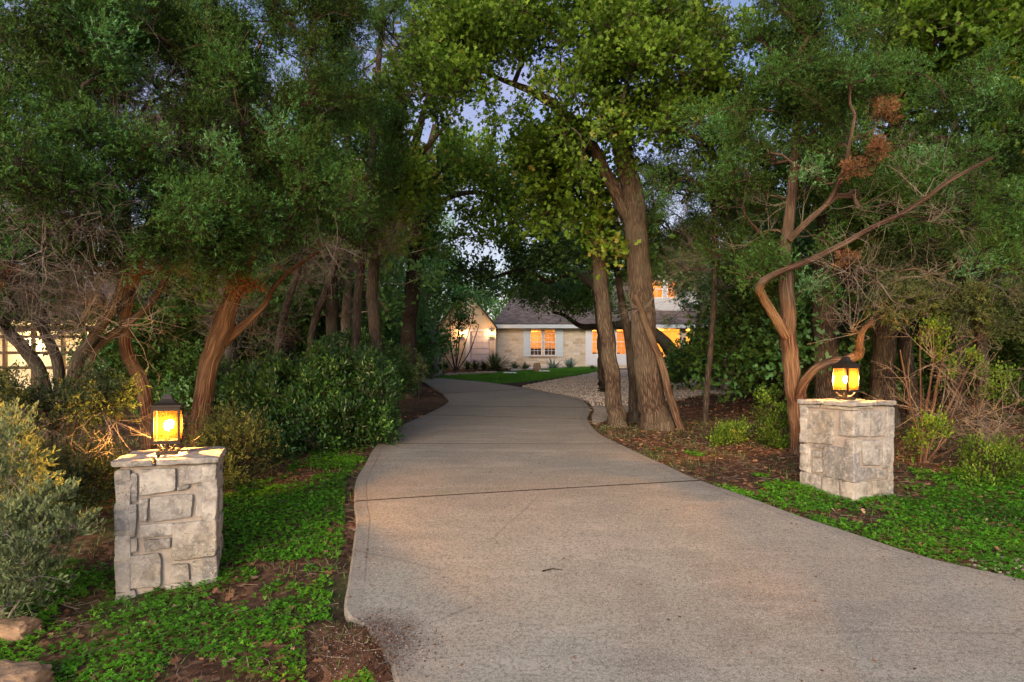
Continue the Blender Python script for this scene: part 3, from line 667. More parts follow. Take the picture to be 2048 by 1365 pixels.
# ------------------------------------------------------------------ lanterns
def lantern(loc, yaw, label):
    root = empty('lantern', loc, label, 'lantern', 'black iron lanterns on the gate pillars', yaw)
    a = .098; z0, z1 = .085, .375; t = .016
    b = MB(); b.box(-.07, .07, -.07, .07, 0, .028); b.box(-.045, .045, -.045, .045, .028, .036); b.build('base_plate', M['iron'], root)
    b = MB()
    for k in range(4):
        an = k * math.pi / 2 + math.pi / 4; c_, s_ = math.cos(an), math.sin(an)
        pr = [(.015, .036), (.045, .037), (.07, .05), (.085, .072), (.10, .085)]
        tubes(b, [[(c_ * r_, s_ * r_, z) for r_, z in pr]], [[.008] * 5], 6)
    tubes(b, [[(0, 0, .03), (0, 0, .06), (0, 0, .085)]], [[.018, .011, .018]], 8); b.build('scroll_bracket', M['iron'], root, True)
    b = MB()
    for s in (-1, 1):
        b.box(-a, a, min(s * a, s * (a - .02)), max(s * a, s * (a - .02)), z0, z0 + .014); b.box(min(s * a, s * (a - .02)), max(s * a, s * (a - .02)), -a + .02, a - .02, z0, z0 + .014)
    b.box(-a + .02, a - .02, -.012, .012, z0 + .002, z0 + .012); b.box(-.012, .012, -a + .02, -.012, z0 + .002, z0 + .012); b.box(-.012, .012, .012, a - .02, z0 + .002, z0 + .012)
    for sx in (-1, 1):
        for sy in (-1, 1): b.box(sx * a - t / 2 * (1 + sx), sx * a + t / 2 * (1 - sx), sy * a - t / 2 * (1 + sy), sy * a + t / 2 * (1 - sy), z0 + .014, z1)
    for s in (-1, 1):
        b.box(-a + t, a - t, min(s * a, s * (a - t)), max(s * a, s * (a - t)), z1 - .03, z1); b.box(min(s * a, s * (a - t)), max(s * a, s * (a - t)), -a + t, a - t, z1 - .03, z1)
        b.box(-a + t, a - t, min(s * a, s * (a - .012)), max(s * a, s * (a - .012)), z0 + .014, z0 + .026); b.box(min(s * a, s * (a - .012)), max(s * a, s * (a - .012)), -a + t, a - t, z0 + .014, z0 + .026)
    b.box(-a - .012, a + .012, -a - .012, a + .012, z1, z1 + .014)
    b.build('frame', M['iron'], root)
    # pagoda roof with concave sides
    b = MB(); prof = [(a + .008, z1 + .014), (a * .86, z1 + .020), (a * .60, z1 + .036), (a * .40, z1 + .060), (a * .28, z1 + .090), (a * .24, z1 + .100)]
    V = []; 
    for r_, z in prof: V += [(-r_, -r_, z), (r_, -r_, z), (r_, r_, z), (-r_, r_, z)]
    q = [(i * 4 + j, i * 4 + (j + 1) % 4, i * 4 + 4 + (j + 1) % 4, i * 4 + 4 + j) for i in range(5) for j in range(4)]
    b.add(V, np.array(q)); b.add(V[-4:], np.array([(0, 1, 2, 3)])); b.build('roof', M['iron'], root)
    b = MB(); an = np.linspace(0, 2 * np.pi, 13); tubes(b, [np.column_stack([.018 * np.cos(an), 0 * an, z1 + .13 + .018 * np.sin(an)])], [[.004] * 13], 6); b.build('hanging_ring', M['iron'], root, True)
    for k in range(4):
        b = MB(); mt = Matrix.Rotation(k * math.pi / 2, 4, 'Z'); b.box(-a + t, a - t, -a + .005, -a + .008, z0 + .027, z1 - .03, M=mt); b.build('glass_pane', M['lampglass'], root)
    b = MB(); tubes(b, [[(0, 0, z0 + .014), (0, 0, z0 + .05), (0, 0, z0 + .10)]], [[.022, .012, .014]], 10); b.build('candle_socket', M['iron'], root, True)
    b = MB(); zs = np.array([0, .008, .025, .045, .062, .072, .076]); tubes(b, [np.column_stack([0 * zs, 0 * zs, z0 + .10 + zs])], [[.006, .012, .022, .026, .018, .009, .001]], 8); b.build('bulb', M['bulb'], root, True)
    return root
uL = np.array([math.cos(yawL), math.sin(yawL), 0])
lantern((ctrL[0] - .02, ctrL[1] - .05, -.649 + .002), yawL, 'lit black iron lantern with pagoda roof on the left stone pillar, pane facing forward')
lantern((ctrR[0], ctrR[1], -.305 + .002), yawR, 'lit black iron lantern on the right stone pillar, two amber panes showing')

# ------------------------------------------------------------------ house
HY = 40.; hz0 = float(G0(40.)) - .3
def hx(px, Y=HY): return (px - CX) / F * Y
def hz(py, Y=HY): return (HZ - py) / F * Y
def wall(mb, x0, x1, z0, z1, y0, y1, holes=()):
    X = sorted({x0, x1, *[h[0] for h in holes], *[h[1] for h in holes]}); Z = sorted({z0, z1, *[h[2] for h in holes], *[h[3] for h in holes]})
    for a, b in zip(X[:-1], X[1:]):
        zs = None
        for c, d in zip(Z[:-1], Z[1:]):
            hole = any(h[0] < (a + b) / 2 < h[1] and h[2] < (c + d) / 2 < h[3] for h in holes)
            if hole:
                if zs is not None: mb.box(a, b, y0, y1, zs, c)
                zs = None
            elif zs is None: zs = c
        if zs is not None: mb.box(a, b, y0, y1, zs, z1)
def roofq(mb, pts):
    p = np.array(pts, float); e = norm(p[1] - p[0]); nrm = np.cross(e, p[-1] - p[0]); f = norm(np.cross(nrm, e)); uv = np.column_stack([(p - p[0]) @ e, (p - p[0]) @ f])
    nrm = norm(nrm) * .10; n = len(p); uv2 = np.concatenate([uv, uv])
    V = np.concatenate([p, p - (nrm if nrm[2] > 0 else -nrm)]); b = mb.n; mb.add(V, [], .5, uv2)
    def f_(ix): mb.F.append(np.array([[b + i for i in ix]])); mb.M.append(np.array([0]))
    f_(range(n)); f_([n + i for i in range(n)][::-1])
    for i in range(n): f_([i, (i + 1) % n, n + (i + 1) % n, n + i])
house = empty('house', (5, HY + 4, hz0 + .3), 'stone ranch house with brown shingle roof, shutters and warm lit windows', 'house')
hO = (5, HY + 4, hz0 + .3)
def hpart(mb, name, mat, parent=None, smooth=False):
    o = mb.build(name, mat, parent or house, smooth, hO if parent is None else None); return o
wins = []
def window(x0, x1, z0, z1, y, nx=3, nz=4, sash=True, mat='white', cat='window'):
    fr = empty.__call__ if False else None
    m = MB(); t = .055
    m.box(x0, x0 + t, y + .02, y + .12, z0, z1); m.box(x1 - t, x1, y + .02, y + .12, z0, z1); m.box(x0 + t, x1 - t, y + .02, y + .12, z1 - t, z1); m.box(x0 + t, x1 - t, y + .02, y + .12, z0, z0 + t)
    if sash: m.box(x0 + t, x1 - t, y + .03, y + .11, (z0 + z1) / 2 - .03, (z0 + z1) / 2 + .03)
    o = hpart(m, 'window', M[mat])
    g = MB(); g.box(x0 + t, x1 - t, y + .072, y + .078, z0 + t, z1 - t); p_ = g.build('pane', M['glass'], o, False, hO)
    k = MB()
    for i in range(1, nx): xx = x0 + t + (x1 - x0 - 2 * t) * i / nx; k.box(xx - .011, xx + .011, y + .052, y + .068, z0 + t, z1 - t)
    for i in range(1, nz): zz = z0 + t + (z1 - z0 - 2 * t) * i / nz; k.box(x0 + t, x1 - t, y + .050, y + .0515 + .012, zz - .011, zz + .011)
    if k.n: k.build('muntins', M[mat], o, False, hO)
W1 = [(hx(1060), hx(1084), hz(712), hz(657)), (hx(1088), hx(1112), hz(712), hz(657))]
W2 = [(hx(1183), hx(1213), hz(710), hz(658)), (hx(1232), hx(1262), hz(710), hz(658))]
W3 = [(hx(1313), hx(1361), hz(726), hz(649)), (hx(1371), hx(1382), hz(710), hz(649))]
mb = MB(); xL = hx(992); x2 = hx(1171); x3 = hx(1268); x4 = hx(1500)
wall(mb, xL, x2, hz0, 3.05, HY, HY + .2, W1); hpart(mb, 'wall', M['ledge'])
mb = MB(); wall(mb, x2, x3, hz0 + .5, 3.05, HY - .06, HY + .2, W2); hpart(mb, 'wall', M['white'])
mb = MB(); mb.box(x2, x3, HY - .03, HY + .2, hz0, hz0 + .5); wall(mb, x3, x4, hz0, 3.05, HY, HY + .2, W3); mb.box(x4 - .2, x4, HY + .2, HY + 9, hz0, 6.5); mb.box(xL, x4, HY + 9, HY + 9.2, hz0, 3.05); hpart(mb, 'wall', M['ledge'])
for h in W1: window(*h, HY, 3, 6)
for h in W2: window(*h, HY - .06, 3, 6)
window(*W3[0], HY, 3, 1, False, 'cream'); window(*W3[1], HY, 1, 1, False, 'cream')
for (a, b) in ((1047, 1059.5), (1112.7, 1126)):
    m = MB(); x0, x1, z0, z1 = hx(a), hx(b), hz(714), hz(656); n_b = 4; bw = (x1 - x0) / n_b
    for i in range(n_b): m.box(x0 + i * bw + .008, x0 + (i + 1) * bw - .008, HY - .06, HY - .03, z0, z1)
    m.box(x0, x1, HY - .03, HY - .002, z0 + .02, z1 - .02)
    for zz in (z0 + .25, z1 - .35): m.box(x0, x1, HY - .09, HY - .06, zz, zz + .1)
    hpart(m, 'shutter', M['shutter'])
m = MB(); m.box(hx(1058), hx(1114), HY - .08, HY + .02, hz(715.5), hz(712.3)); hpart(m, 'window_sill', M['limerock'])
for a in (1173, 1220, 1264): # battens on white bay
    m = MB(); m.box(hx(a) - .07, hx(a) + .07, HY - .10, HY - .061, hz0 + .45, 3.0); hpart(m, 'bay_post', M['white'])
# garage wing
GY = 38.9; gL, gR = hx(878, GY), hx(991.5, GY); dW = (hx(940, GY), hx(979, GY), hz0, hz(663, GY))
mb = MB(); wall(mb, gL, gR, hz0, 3.0, GY, GY + .2, [dW]); mb.box(gR - .2, gR, GY + .2, HY + .0, hz0, 3.0); mb.box(gL, gL + .2, GY + .2, GY + 9, hz0, 3.0)
pk = (hx(934, GY), hz(583, GY))
mb.prism([(gL, 3.0), (gR, 3.0), pk], GY + .002, GY + .198); hpart(mb, 'wall', M['ledge'])
m = MB(); n_p = 7; hh_ = (dW[3] - dW[2]) / n_p
for i in range(n_p):
    m.box(dW[0] + .01, dW[1] - .01, GY + .08, GY + .12, dW[2] + i * hh_ + .008, dW[2] + (i + 1) * hh_ - .008)
    for j in range(3):
        a = dW[0] + .06 + (dW[1] - dW[0] - .1) * j / 3; m.box(a, a + (dW[1] - dW[0]) / 3 - .09, GY + .065, GY + .08, dW[2] + i * hh_ + .05, dW[2] + (i + 1) * hh_ - .05)
m.box(dW[0], dW[1], GY + .12, GY + .14, dW[2], dW[3]); hpart(m, 'garage_door', M['whitedoor'])
m = MB(); m.box(dW[0] - .28, dW[0] - .003, GY - .02, GY - .002, hz0, dW[3] + .12); m.box(dW[0] - .003, dW[1] + .1, GY - .02, GY - .002, dW[3], dW[3] + .12); hpart(m, 'door_trim', M['white'])
m = MB(); m.box(hx(874, GY), hx(881, GY), GY - .03, GY - .003, hz0, 2.6); hpart(m, 'downspout', M['white'])
for px_ in (924, 984):
    x = hx(px_, GY); z = hz(667, GY); m = MB(); m.box(x - .05, x + .05, GY - .03, GY - .001, z - .1, z + .14); tubes(m, [[(x, GY - .03, z + .1), (x, GY - .1, z + .17), (x, GY - .15, z + .13)]], [[.012] * 3], 6)
    for sx in (-1, 1):
        for sy in (-1, 1): m.box(x + sx * .07 - .006, x + sx * .07 + .006, GY - .15 + sy * .07 - .006, GY - .15 + sy * .07 + .006, z - .14, z + .10)
    m.box(x - .085, x + .085, GY - .235, GY - .065, z + .10, z + .12); m.box(x - .085, x + .085, GY - .235, GY - .065, z - .155, z - .14)
    V = [(x - .08, GY - .23, z + .12), (x + .08, GY - .23, z + .12), (x + .08, GY - .07, z + .12), (x - .08, GY - .07, z + .12), (x, GY - .15, z + .22)]; m.add(V, np.array([(0, 1, 4), (1, 2, 4), (2, 3, 4), (3, 0, 4)]))
    s_ = hpart(m, 'wall_sconce', M['iron'])
    b = MB(); zs = np.array([0, .03, .08, .12, .14]); tubes(b, [np.column_stack([x + 0 * zs, GY - .15 + 0 * zs, z - .10 + zs])], [[.02, .05, .06, .04, .005]], 10); b.build('bulb', M['bulb2'], s_, True, hO)
    plight('sconce_light', (x, GY - .30, z - .0), 32, (1, .52, .22), .06)
# roofs
ez = 3.2
mb = MB(); y0 = HY - .5; rid = 6.75; ry = 45
roofq(mb, [(hx(984, y0), y0, ez), (x3 + 1.2, y0, ez), (x3 + 1.2, ry, rid), (hx(1047, ry), ry, rid)])
roofq(mb, [(x3 + 1.2, 50, ez), (hx(984, y0), 50, ez), (hx(1047, ry), ry, rid), (x3 + 1.2, ry, rid)])
roofq(mb, [(hx(984, y0), 50, ez), (hx(984, y0), y0, ez), (hx(1047, ry), ry, rid)])
roofq(mb, [(x3 + 1.2, y0, ez), (x4 + .4, y0, ez), (x4 + .4, 41.2, 4.35), (x3 + 1.2, 41.2, 4.35)])
hpart(mb, 'roof', M['shingle'])
mb = MB(); mb.box(hx(984, y0) - .05, x4 + .45, y0 - .06, y0 - .012, ez - .30, ez - .06); mb.box(hx(984, y0), x4 + .4, y0 - .012, HY - .003, ez - .29, ez - .26); hpart(mb, 'fascia', M['fascia'])
mb = MB(); pk2 = (pk[0], pk[1] + .25)
for s, e in ((-1, gL - .5), (1, gR + .12)):
    sl_ = (pk2[1] - 3.05) / abs((gL if s < 0 else gR) - pk2[0]); ze = pk2[1] - sl_ * abs(e - pk2[0])
    p4 = [(e, GY - .4, ze), (pk2[0], GY - .4, pk2[1]), (pk2[0], 48, pk2[1]), (e, 48, ze)]
    roofq(mb, p4 if s > 0 else p4)
hpart(mb, 'roof', M['shingle'])
# upper storey
UY = 41.; ux0, ux1 = hx(1288, UY), hx(1478, UY)
UW = [(hx(1303, UY), hx(1326, UY), hz(597, UY), hz(560, UY)), (hx(1334, UY), hx(1353, UY), hz(597, UY), hz(562, UY)), (hx(1445, UY), hx(1456, UY), hz(640, UY), hz(560, UY))]
mb = MB(); wall(mb, ux0, ux1, 4.2, 7.2, UY, UY + .2, UW[:2] + [(UW[2][0], UW[2][1], 4.2, UW[2][3])]); mb.box(ux0, ux0 + .2, UY + .2, 48, 4.2, 7.2); mb.box(ux1 - .2, ux1, UY + .2, 48, 4.2, 7.2); hpart(mb, 'upper_wall', M['siding'])
for h in UW[:2]: window(*h, UY, 2, 2, True, 'white')
window(UW[2][0], UW[2][1], 4.4, UW[2][3], UY, 1, 3, False, 'cream')
mb = MB(); roofq(mb, [(ux0 - .4, UY - .5, 7.2), (ux1 + .4, UY - .5, 7.2), (ux1 + .4, 44.5, 9.2), (ux0 - .4, 44.5, 9.2)]); roofq(mb, [(ux1 + .4, 48.5, 7.2), (ux0 - .4, 48.5, 7.2), (ux0 - .4, 44.5, 9.2), (ux1 + .4, 44.5, 9.2)]); hpart(mb, 'roof', M['shingle'])
# lit rooms
def room(x0, x1, y0, y1, z0, z1, lights, e):
    m = MB(); m.box(x0, x1, y1, y1 + .05, z0, z1); m.box(x0 - .05, x0, y0, y1, z0, z1); m.box(x1, x1 + .05, y0, y1, z0, z1); m.box(x0, x1, y0, y1, z0 - .05, z0); m.box(x0, x1, y0, y1, z1, z1 + .05)
    hpart(m, 'interior', M['inner'])
    for (x, y, z) in lights: plight('room_light', (x, y, z), e, (1, .50, .13), .15)
room(xL + .3, x2 - .05, HY + .21, 44.5, hz0 + .3, 2.95, [(1.6, 43.6, 2.6), (3.6, 43, 2.5)], 26)
room(x2 + .05, x3 + .5, HY + .21, 44.5, hz0 + .3, 2.95, [(5.6, 42.5, 2.5), (7.3, 42.5, 2.5)], 50)
room(x3 + .6, x4 - .3, HY + .21, 43.5, hz0 + .3, 2.95, [(10.2, 42, 2.5), (12.5, 42, 2.5)], 80)
room(ux0 + .3, ux1 - .3, UY + .21, 44.5, 4.5, 7.0, [(9.8, 43, 6.6), (13.8, 42.5, 6.4)], 60)
def furn(x0, x1, y, z0, h, kind):
    m = MB()
    if kind == 'sofa':
        r_ = empty('sofa', ((x0 + x1) / 2, y, z0), 'dark sofa seen through the shuttered left window of the house', 'sofa'); og = ((x0 + x1) / 2, y, z0)
        MB().box(x0, x1, y, y + .8, z0 + .12, z0 + .45).build('seat', M['darkwood'], r_, False, og); MB().box(x0, x1, y - .2, y - .002, z0 + .12, z0 + h).build('backrest', M['darkwood'], r_, False, og)
        for a in (x0 - .18, x1 + .002): MB().box(a, a + .18, y - .2, y + .8, z0 + .1, z0 + .62).build('armrest', M['darkwood'], r_, False, og)
        for a in (x0, x1 - .06):
            for c in (y - .1, y + .7): MB().box(a, a + .06, c, c + .06, z0, z0 + .12).build('foot', M['darkwood'], r_, False, og)
    else:
        r_ = empty('dining_table', ((x0 + x1) / 2, y, z0), 'dark dining table behind the white framed picture window', 'table'); og = ((x0 + x1) / 2, y, z0)
        MB().box(x0, x1, y, y + .9, z0 + .72, z0 + .77).build('tabletop', M['darkwood'], r_, False, og)
        for a in (x0 + .05, x1 - .12):
            for c in (y + .05, y + .78): MB().box(a, a + .07, c, c + .07, z0, z0 + .718).build('leg', M['darkwood'], r_, False, og)
        for k in range(3):
            a = x0 + .15 + k * .75; q = empty('dining_chair', (a + .2, y - .35, z0), ['dark slatted dining chair nearest the left end of the table inside the picture window', 'dark slatted dining chair at the middle of the table inside the picture window', 'dark slatted dining chair nearest the right end of the table inside the picture window'][k], 'chair', 'dining chairs inside the house'); oq = (a + .2, y - .35, z0)
            MB().box(a, a + .42, y - .5, y - .1, z0 + .43, z0 + .47).build('seat', M['darkwood'], q, False, oq)
            m = MB(); 
            for j in range(5): m.box(a + .02 + j * .085, a + .05 + j * .085, y - .52, y - .502, z0 + .48, z0 + 1.0)
            m.box(a, a + .42, y - .525, y - .5, z0 + 1.001, z0 + 1.08); m.build('backrest', M['darkwood'], q, False, oq)
            for c, d in ((a, y - .5), (a + .38, y - .5), (a, y - .14), (a + .38, y - .14)): MB().box(c, c + .04, d, d + .04, z0, z0 + .428).build('leg', M['darkwood'], q, False, oq)
furn(1.0, 3.0, 41.2, hz0 + .3, 1.35, 'sofa'); furn(5.3, 7.6, 41.6, hz0 + .3, .77, 'table')

# neighbouring lit outbuilding behind the left junipers
NY = 20.; nz0 = float(tz(-15, 20)) - .1
nb = empty('outbuilding', (-16, NY, nz0 + .1), 'cream outbuilding with a timber grid front, glowing behind the tangled left junipers', 'outbuilding'); nO = (-16, NY, nz0 + .1)
MB().box(-22, hx(206, NY), NY + 1.0, NY + 1.2, nz0, 1.9).build('wall', M['cream'], nb, False, nO)
MB().box(hx(206, NY), hx(219, NY), NY - .05, NY + .3, nz0, 1.9).build('corner_post', M['cream'], nb, False, nO)
m = MB(); m.box(hx(220, NY), hx(247, NY), NY - .35, NY + .1, nz0, 1.9); m.build('stone_column', M['ledge'], nb, False, nO)
m = MB(); zt_ = hz(662, NY)
for px_ in (-260, -190, -120, -60, 5, 62, 122, 165, 200): m.box(hx(px_, NY) - .05, hx(px_, NY) + .05, NY + .05, NY + .15, nz0, zt_)
for py_ in (674, 706, 736, 790): m.box(-22, hx(206, NY) - .003, NY + .0, NY + .048, hz(py_, NY) - .05, hz(py_, NY) + .05)
m.build('timber_grid', M['timber'], nb, False, nO)
MB().box(-22, hx(206, NY), NY - .1, NY - .002, zt_ - .02, zt_ + .16).build('header_beam', M['timber'], nb, False, nO)
m = MB(); roofq(m, [(-22.5, NY - .9, 1.75), (hx(262, NY), NY - .9, 1.75), (hx(262, NY), NY + 4, 3.6), (-22.5, NY + 4, 3.6)]); m.build('roof', M['shingle'], nb, False, nO)
for k, x in enumerate((-19.5, -16.8, -14.4)):
    m = MB(); m.box(x - .08, x + .08, NY + .93, NY + .998, 1.12, 1.3); s_ = m.build('wall_lamp', M['iron'], nb, False, nO)
    b = MB(); b.box(x - .06, x + .06, NY + .87, NY + .925, 1.14, 1.26); b.build('bulb', M['bulb2'], s_, False, nO)
    plight('outbuilding_light', (x, NY + .6, 1.05), 46, (1, .74, .38), .1)
plight('outbuilding_light', (hx(212, NY), NY - .6, -.2), 5, (1, .55, .2), .1)
#PART3
# ------------------------------------------------------------------ trees and shrubs
GAPS = [(560, 165, 26, 18), (250, 165, 22, 16), (700, 300, 16, 18), (860, 250, 26, 22), (1560, 235, 20, 16), (1920, 225, 20, 16), (760, 60, 18, 26), (1022, 190, 50, 56), (1005, 240, 35, 28), (340, 215, 45, 35), (10, 130, 22, 16), (1490, 30, 40, 45)]
def clumps_px(regs, rc, gaps=True, cluster=False):
    out = []
    for (cx, cy, rx, ry, Y0, Y1, n) in regs:
        k = 0; tr = 0
        while k < n and tr < n * 6:
            tr += 1
            a = rng.uniform(0, 2 * np.pi); r = math.sqrt(rng.uniform()); px = cx + rx * r * math.cos(a); py = cy + ry * r * math.sin(a); Y = rng.uniform(Y0, Y1)
            pad = rc * F / Y * .75
            if gaps and any(((px - g[0]) / (g[2] + pad)) ** 2 + ((py - g[1]) / (g[3] + pad)) ** 2 < 1 for g in GAPS): continue
            c0 = P(px, py, Y); m_ = int(rng.integers(2, 5)) if cluster else 1
            for _ in range(m_):
                if k < n: out.append(c0 + (rng.normal(size=3) * np.array([.8, .8, .5]) * rc * 1.05 if m_ > 1 else 0)); k += 1
    return np.array(out).reshape(-1, 3)
def trunk_px(pts, Y0, Y1=None, ground_base=True):
    Y1 = Y0 if Y1 is None else Y1; n = len(pts); out = []
    for i, (px, py, w) in enumerate(pts):
        Y = Y0 + (Y1 - Y0) * i / (n - 1); p = P(px, py, Y); out.append([*p, w / 2 / F * Y])
    if ground_base:
        gz = float(tz(out[0][0], out[0][1])); out[0][2] = gz - .02
        while len(out) > 3 and out[1][2] < gz + .35: out.pop(1)
        h1 = out[1][2] - gz; r1 = out[1][3]; out[0][3] = min(out[0][3], r1 * 1.45)
        f_ = .28 / max(h1, .3); out.insert(1, [out[0][0] + (out[1][0] - out[0][0]) * f_, out[0][1] + (out[1][1] - out[0][1]) * f_, gz + .28, r1 + (out[0][3] - r1) * .3])
        out.insert(0, [out[0][0], out[0][1], gz - .25, out[0][3] * 1.15])
    return np.array(out)
def mk_rough(amp, ph=0., fine=False):
    def f(th, L):
        th = th + 0 * L; L = L + 0 * th
        p = np.stack([np.cos(th) * 1.6 + ph, np.sin(th) * 1.6, L * 1.3], -1); q = np.stack([np.cos(th) * 5 + ph, np.sin(th) * 5, L * 2.2], -1)
        v = 1 + amp * (fbm(p, 2) - .5) * 2 + amp * .7 * (fbm(q, 2) - .5) * 2
        if fine:
            w = np.stack([np.cos(th) * 9 + ph, np.sin(th) * 9, L * 6 + 3 * fbm(q, 1)], -1); v = v - .11 * np.clip(.5 - np.abs(fbm(w, 2) - .5) * 5, 0, 1)
            kn = np.stack([np.cos(th) * 1.2 + ph + 9, np.sin(th) * 1.2, L * 2.5], -1); v = v + .35 * np.clip(vnoise(kn, 5) - .8, 0, 1)
        return v
    return f
LEAF = {
 'juniper': dict(tw=14, per=17, tl=(.7, 1.15), size=(.065, .105), T=JUN, mat='juniper', up=.35, jit=.05, tr=(.25, 1.05), rc=.31),
 'juniper_far': dict(tw=10, per=10, tl=(.7, 1.15), size=(.15, .24), T=JUN2, mat='juniper', up=.35, jit=.08, tr=(.25, 1.05), rc=.55),
 'olive': dict(tw=12, per=15, tl=(.7, 1.15), size=(.06, .11), T=JUN, mat='juniper_y', up=.4, jit=.05, tr=(.25, 1.05), rc=.32),
 'oak': dict(tw=12, per=15, tl=(.6, 1.1), size=(.055, .095), T=[(OAKV, OAKF)], mat='oak', up=.15, jit=.07, tr=(.25, 1.05), rc=.42),
 'oak_mid': dict(tw=10, per=12, tl=(.6, 1.1), size=(.10, .16), T=[(OAK2V, OAK2F)], mat='oak', up=.15, jit=.10, tr=(.2, 1.05), rc=.55),
 'live': dict(tw=11, per=13, tl=(.6, 1.1), size=(.10, .17), T=[(RHV, RHF)], mat='oak_d', up=.15, jit=.12, tr=(.2, 1.05), rc=.6),
 'green': dict(tw=11, per=12, tl=(.6, 1.1), size=(.13, .2), T=[(RHV, RHF)], mat='understory', up=.1, jit=.14, tr=(.2, 1.05), rc=.7),
 'laurel': dict(tw=12, per=13, tl=(.7, 1.15), size=(.05, .08), T=[(OVV, OVF)], mat='laurel', up=.5, jit=.035, tr=(.3, 1.02), rc=.26),
 'sage': dict(tw=8, per=17, tl=(.7, 1.35), size=(.026, .042), T=[(OVV, OVF)], mat='sage', up=.9, jit=.01, tr=(.25, 1.0), rc=.15),
 'sprout': dict(tw=9, per=12, tl=(.7, 1.2), size=(.03, .05), T=[(OVV, OVF)], mat='oak', up=.8, jit=.03, tr=(.2, 1.0), rc=.16),
}
def grow_tree(name, label, cat, kind, trunks, regs=(), dead=(), rust=(), bark='bark_dark', group=None, k=12, rough=.12, world=False, limit=None, gaps=True, dense=1., tintoff=0., dmat='twig', tip=.007, order=None, yreg=()):
    L = LEAF[kind]; rc = L['rc']
    base = trunks[0][0] if not world or True else None
    gz = float(tz(trunks[0][0][0], trunks[0][0][1])) if not world else 0.
    O = np.array([trunks[0][0][0], trunks[0][0][1], gz]); root = empty(name, O, label, cat, group)
    tm = MB(); nodes = []; nr = []
    for t in trunks:
        per = 16 if k >= 16 else (6 if k >= 12 else 3); r = resample(t, per); ln = np.linalg.norm(np.diff(r[:, :3], axis=0), axis=1).sum()
        if k >= 12:
            m_ = len(r); wig = (np.stack([fbm(np.column_stack([np.full(m_, s + t[0][0]), np.arange(m_) * 2.7 / per, np.zeros(m_)]), 2, s) for s in (1, 2)], -1) - .5)
            r[:, 0] += wig[:, 0] * r[:, 3] * .35; r[:, 1] += wig[:, 1] * r[:, 3] * .35
        tubes(tm, r[None, :, :3], np.maximum(r[None, :, 3], .004), max(k, 44) if k >= 16 else k, .5, mk_rough(rough, t[0][0], k >= 16) if rough else None)
        z0 = r[0, 2]
        for q in r[1:]:
            if q[2] > gz + .25 or cat == 'shrub' or True: nodes.append(q[:3]); nr.append(q[3])
    tm.build('trunk' if cat != 'shrub' else 'stems', M[bark], root, True, O)
    nodes = np.array(nodes); nr = list(nr)
    C1 = clumps_px(regs, rc, gaps, kind in ('juniper', 'oak')) if not world else np.asarray(regs, float).reshape(-1, 3)
    CY = clumps_px(yreg, rc, gaps) if len(yreg) else np.zeros((0, 3))
    C2 = clumps_px(rust, .2, False) if len(rust) else np.zeros((0, 3))
    C3 = clumps_px(dead, .3, False) if (len(dead) and not world) else np.asarray(dead, float).reshape(-1, 3)
    C = np.concatenate([C1, CY, C2, C3]); typ = np.concatenate([np.zeros(len(C1)), np.full(len(CY), 3), np.ones(len(C2)), np.full(len(C3), 2)])
    if len(C) == 0: return root
    d0 = np.min(np.linalg.norm(C[:, None] - nodes[None], axis=2), axis=1); idx = np.argsort(d0)
    node_path = [-1] * len(nodes); paths = []; par = []; cl_dir = np.zeros_like(C)
    NP_ = [nodes]; allp = nodes
    for ci in idx:
        c = C[ci]; dv = c[None] - allp; dist = np.linalg.norm(dv, axis=1); cost = dist + .7 * np.maximum(0, allp[:, 2] - c[2] + .1) + .15 * np.maximum(0, c[2] - allp[:, 2])
        j = int(np.argmin(cost)); p0 = allp[j]; D = dist[j]; dr = dv[j] / max(D, 1e-6)
        bend = rng.normal(size=3) * .22 * D; bend[2] += .10 * D
        t = np.linspace(0, 1, 6)[:, None]; p1 = p0 + dr * D * .4 + bend; p2 = p0 + dr * D * .75 + bend * .5 + rng.normal(size=3) * .05 * D
        path = (1 - t) ** 3 * p0 + 3 * (1 - t) ** 2 * t * p1 + 3 * (1 - t) * t * t * p2 + t ** 3 * c
        path[1:-1] += rng.normal(size=(4, 3)) * .025 * D
        paths.append(path); par.append(node_path[j]); me = len(paths) - 1
        node_path += [me] * 4; allp = np.concatenate([allp, path[2:]]); cl_dir[ci] = dr
    load = np.ones(len(paths))
    for i in range(len(paths) - 1, -1, -1):
        if par[i] >= 0: load[par[i]] += load[i]
    rb = tip * load ** .5 * 1.15; rb = np.minimum(rb, np.percentile([q[3] for q in trunks[0]], 60) * .8); rt = np.maximum(.55 * rb, tip * .7)
    rad = rb[:, None] + (rt - rb)[:, None] * np.linspace(0, 1, 6)[None]
    bm = MB(); tubes(bm, np.array(paths), rad, 5)
    dmb = MB()
    def twigs(Cs, dirs, n, lo, hi, r0, outw=.7, up=.1, target=None, wig=.12):
        m_ = len(Cs); cc_ = np.repeat(Cs, n, 0); dd = norm(norm(rng.normal(size=(m_ * n, 3))) + np.repeat(dirs, n, 0) * outw + np.array([0, 0, up])); ln = rng.uniform(lo, hi, m_ * n)[:, None]
        st = cc_ - np.repeat(dirs, n, 0) * rng.uniform(0, .5, (m_ * n, 1)) * lo
        b = rng.normal(size=(m_ * n, 3)) * wig
        pts = [st + dd * ln * t + b * ln * t * (1 - t) * 2 + np.array([0, 0, 1.]) * ln * t * t * .06 for t in (0, .33, .66, 1)]
        W = np.stack(pts, 1); tubes(target, W, np.tile(np.array([1, .75, .5, .25]) * r0, (m_ * n, 1)), 3); return W
    cm = MB(); cm2 = MB(); cm3 = MB()
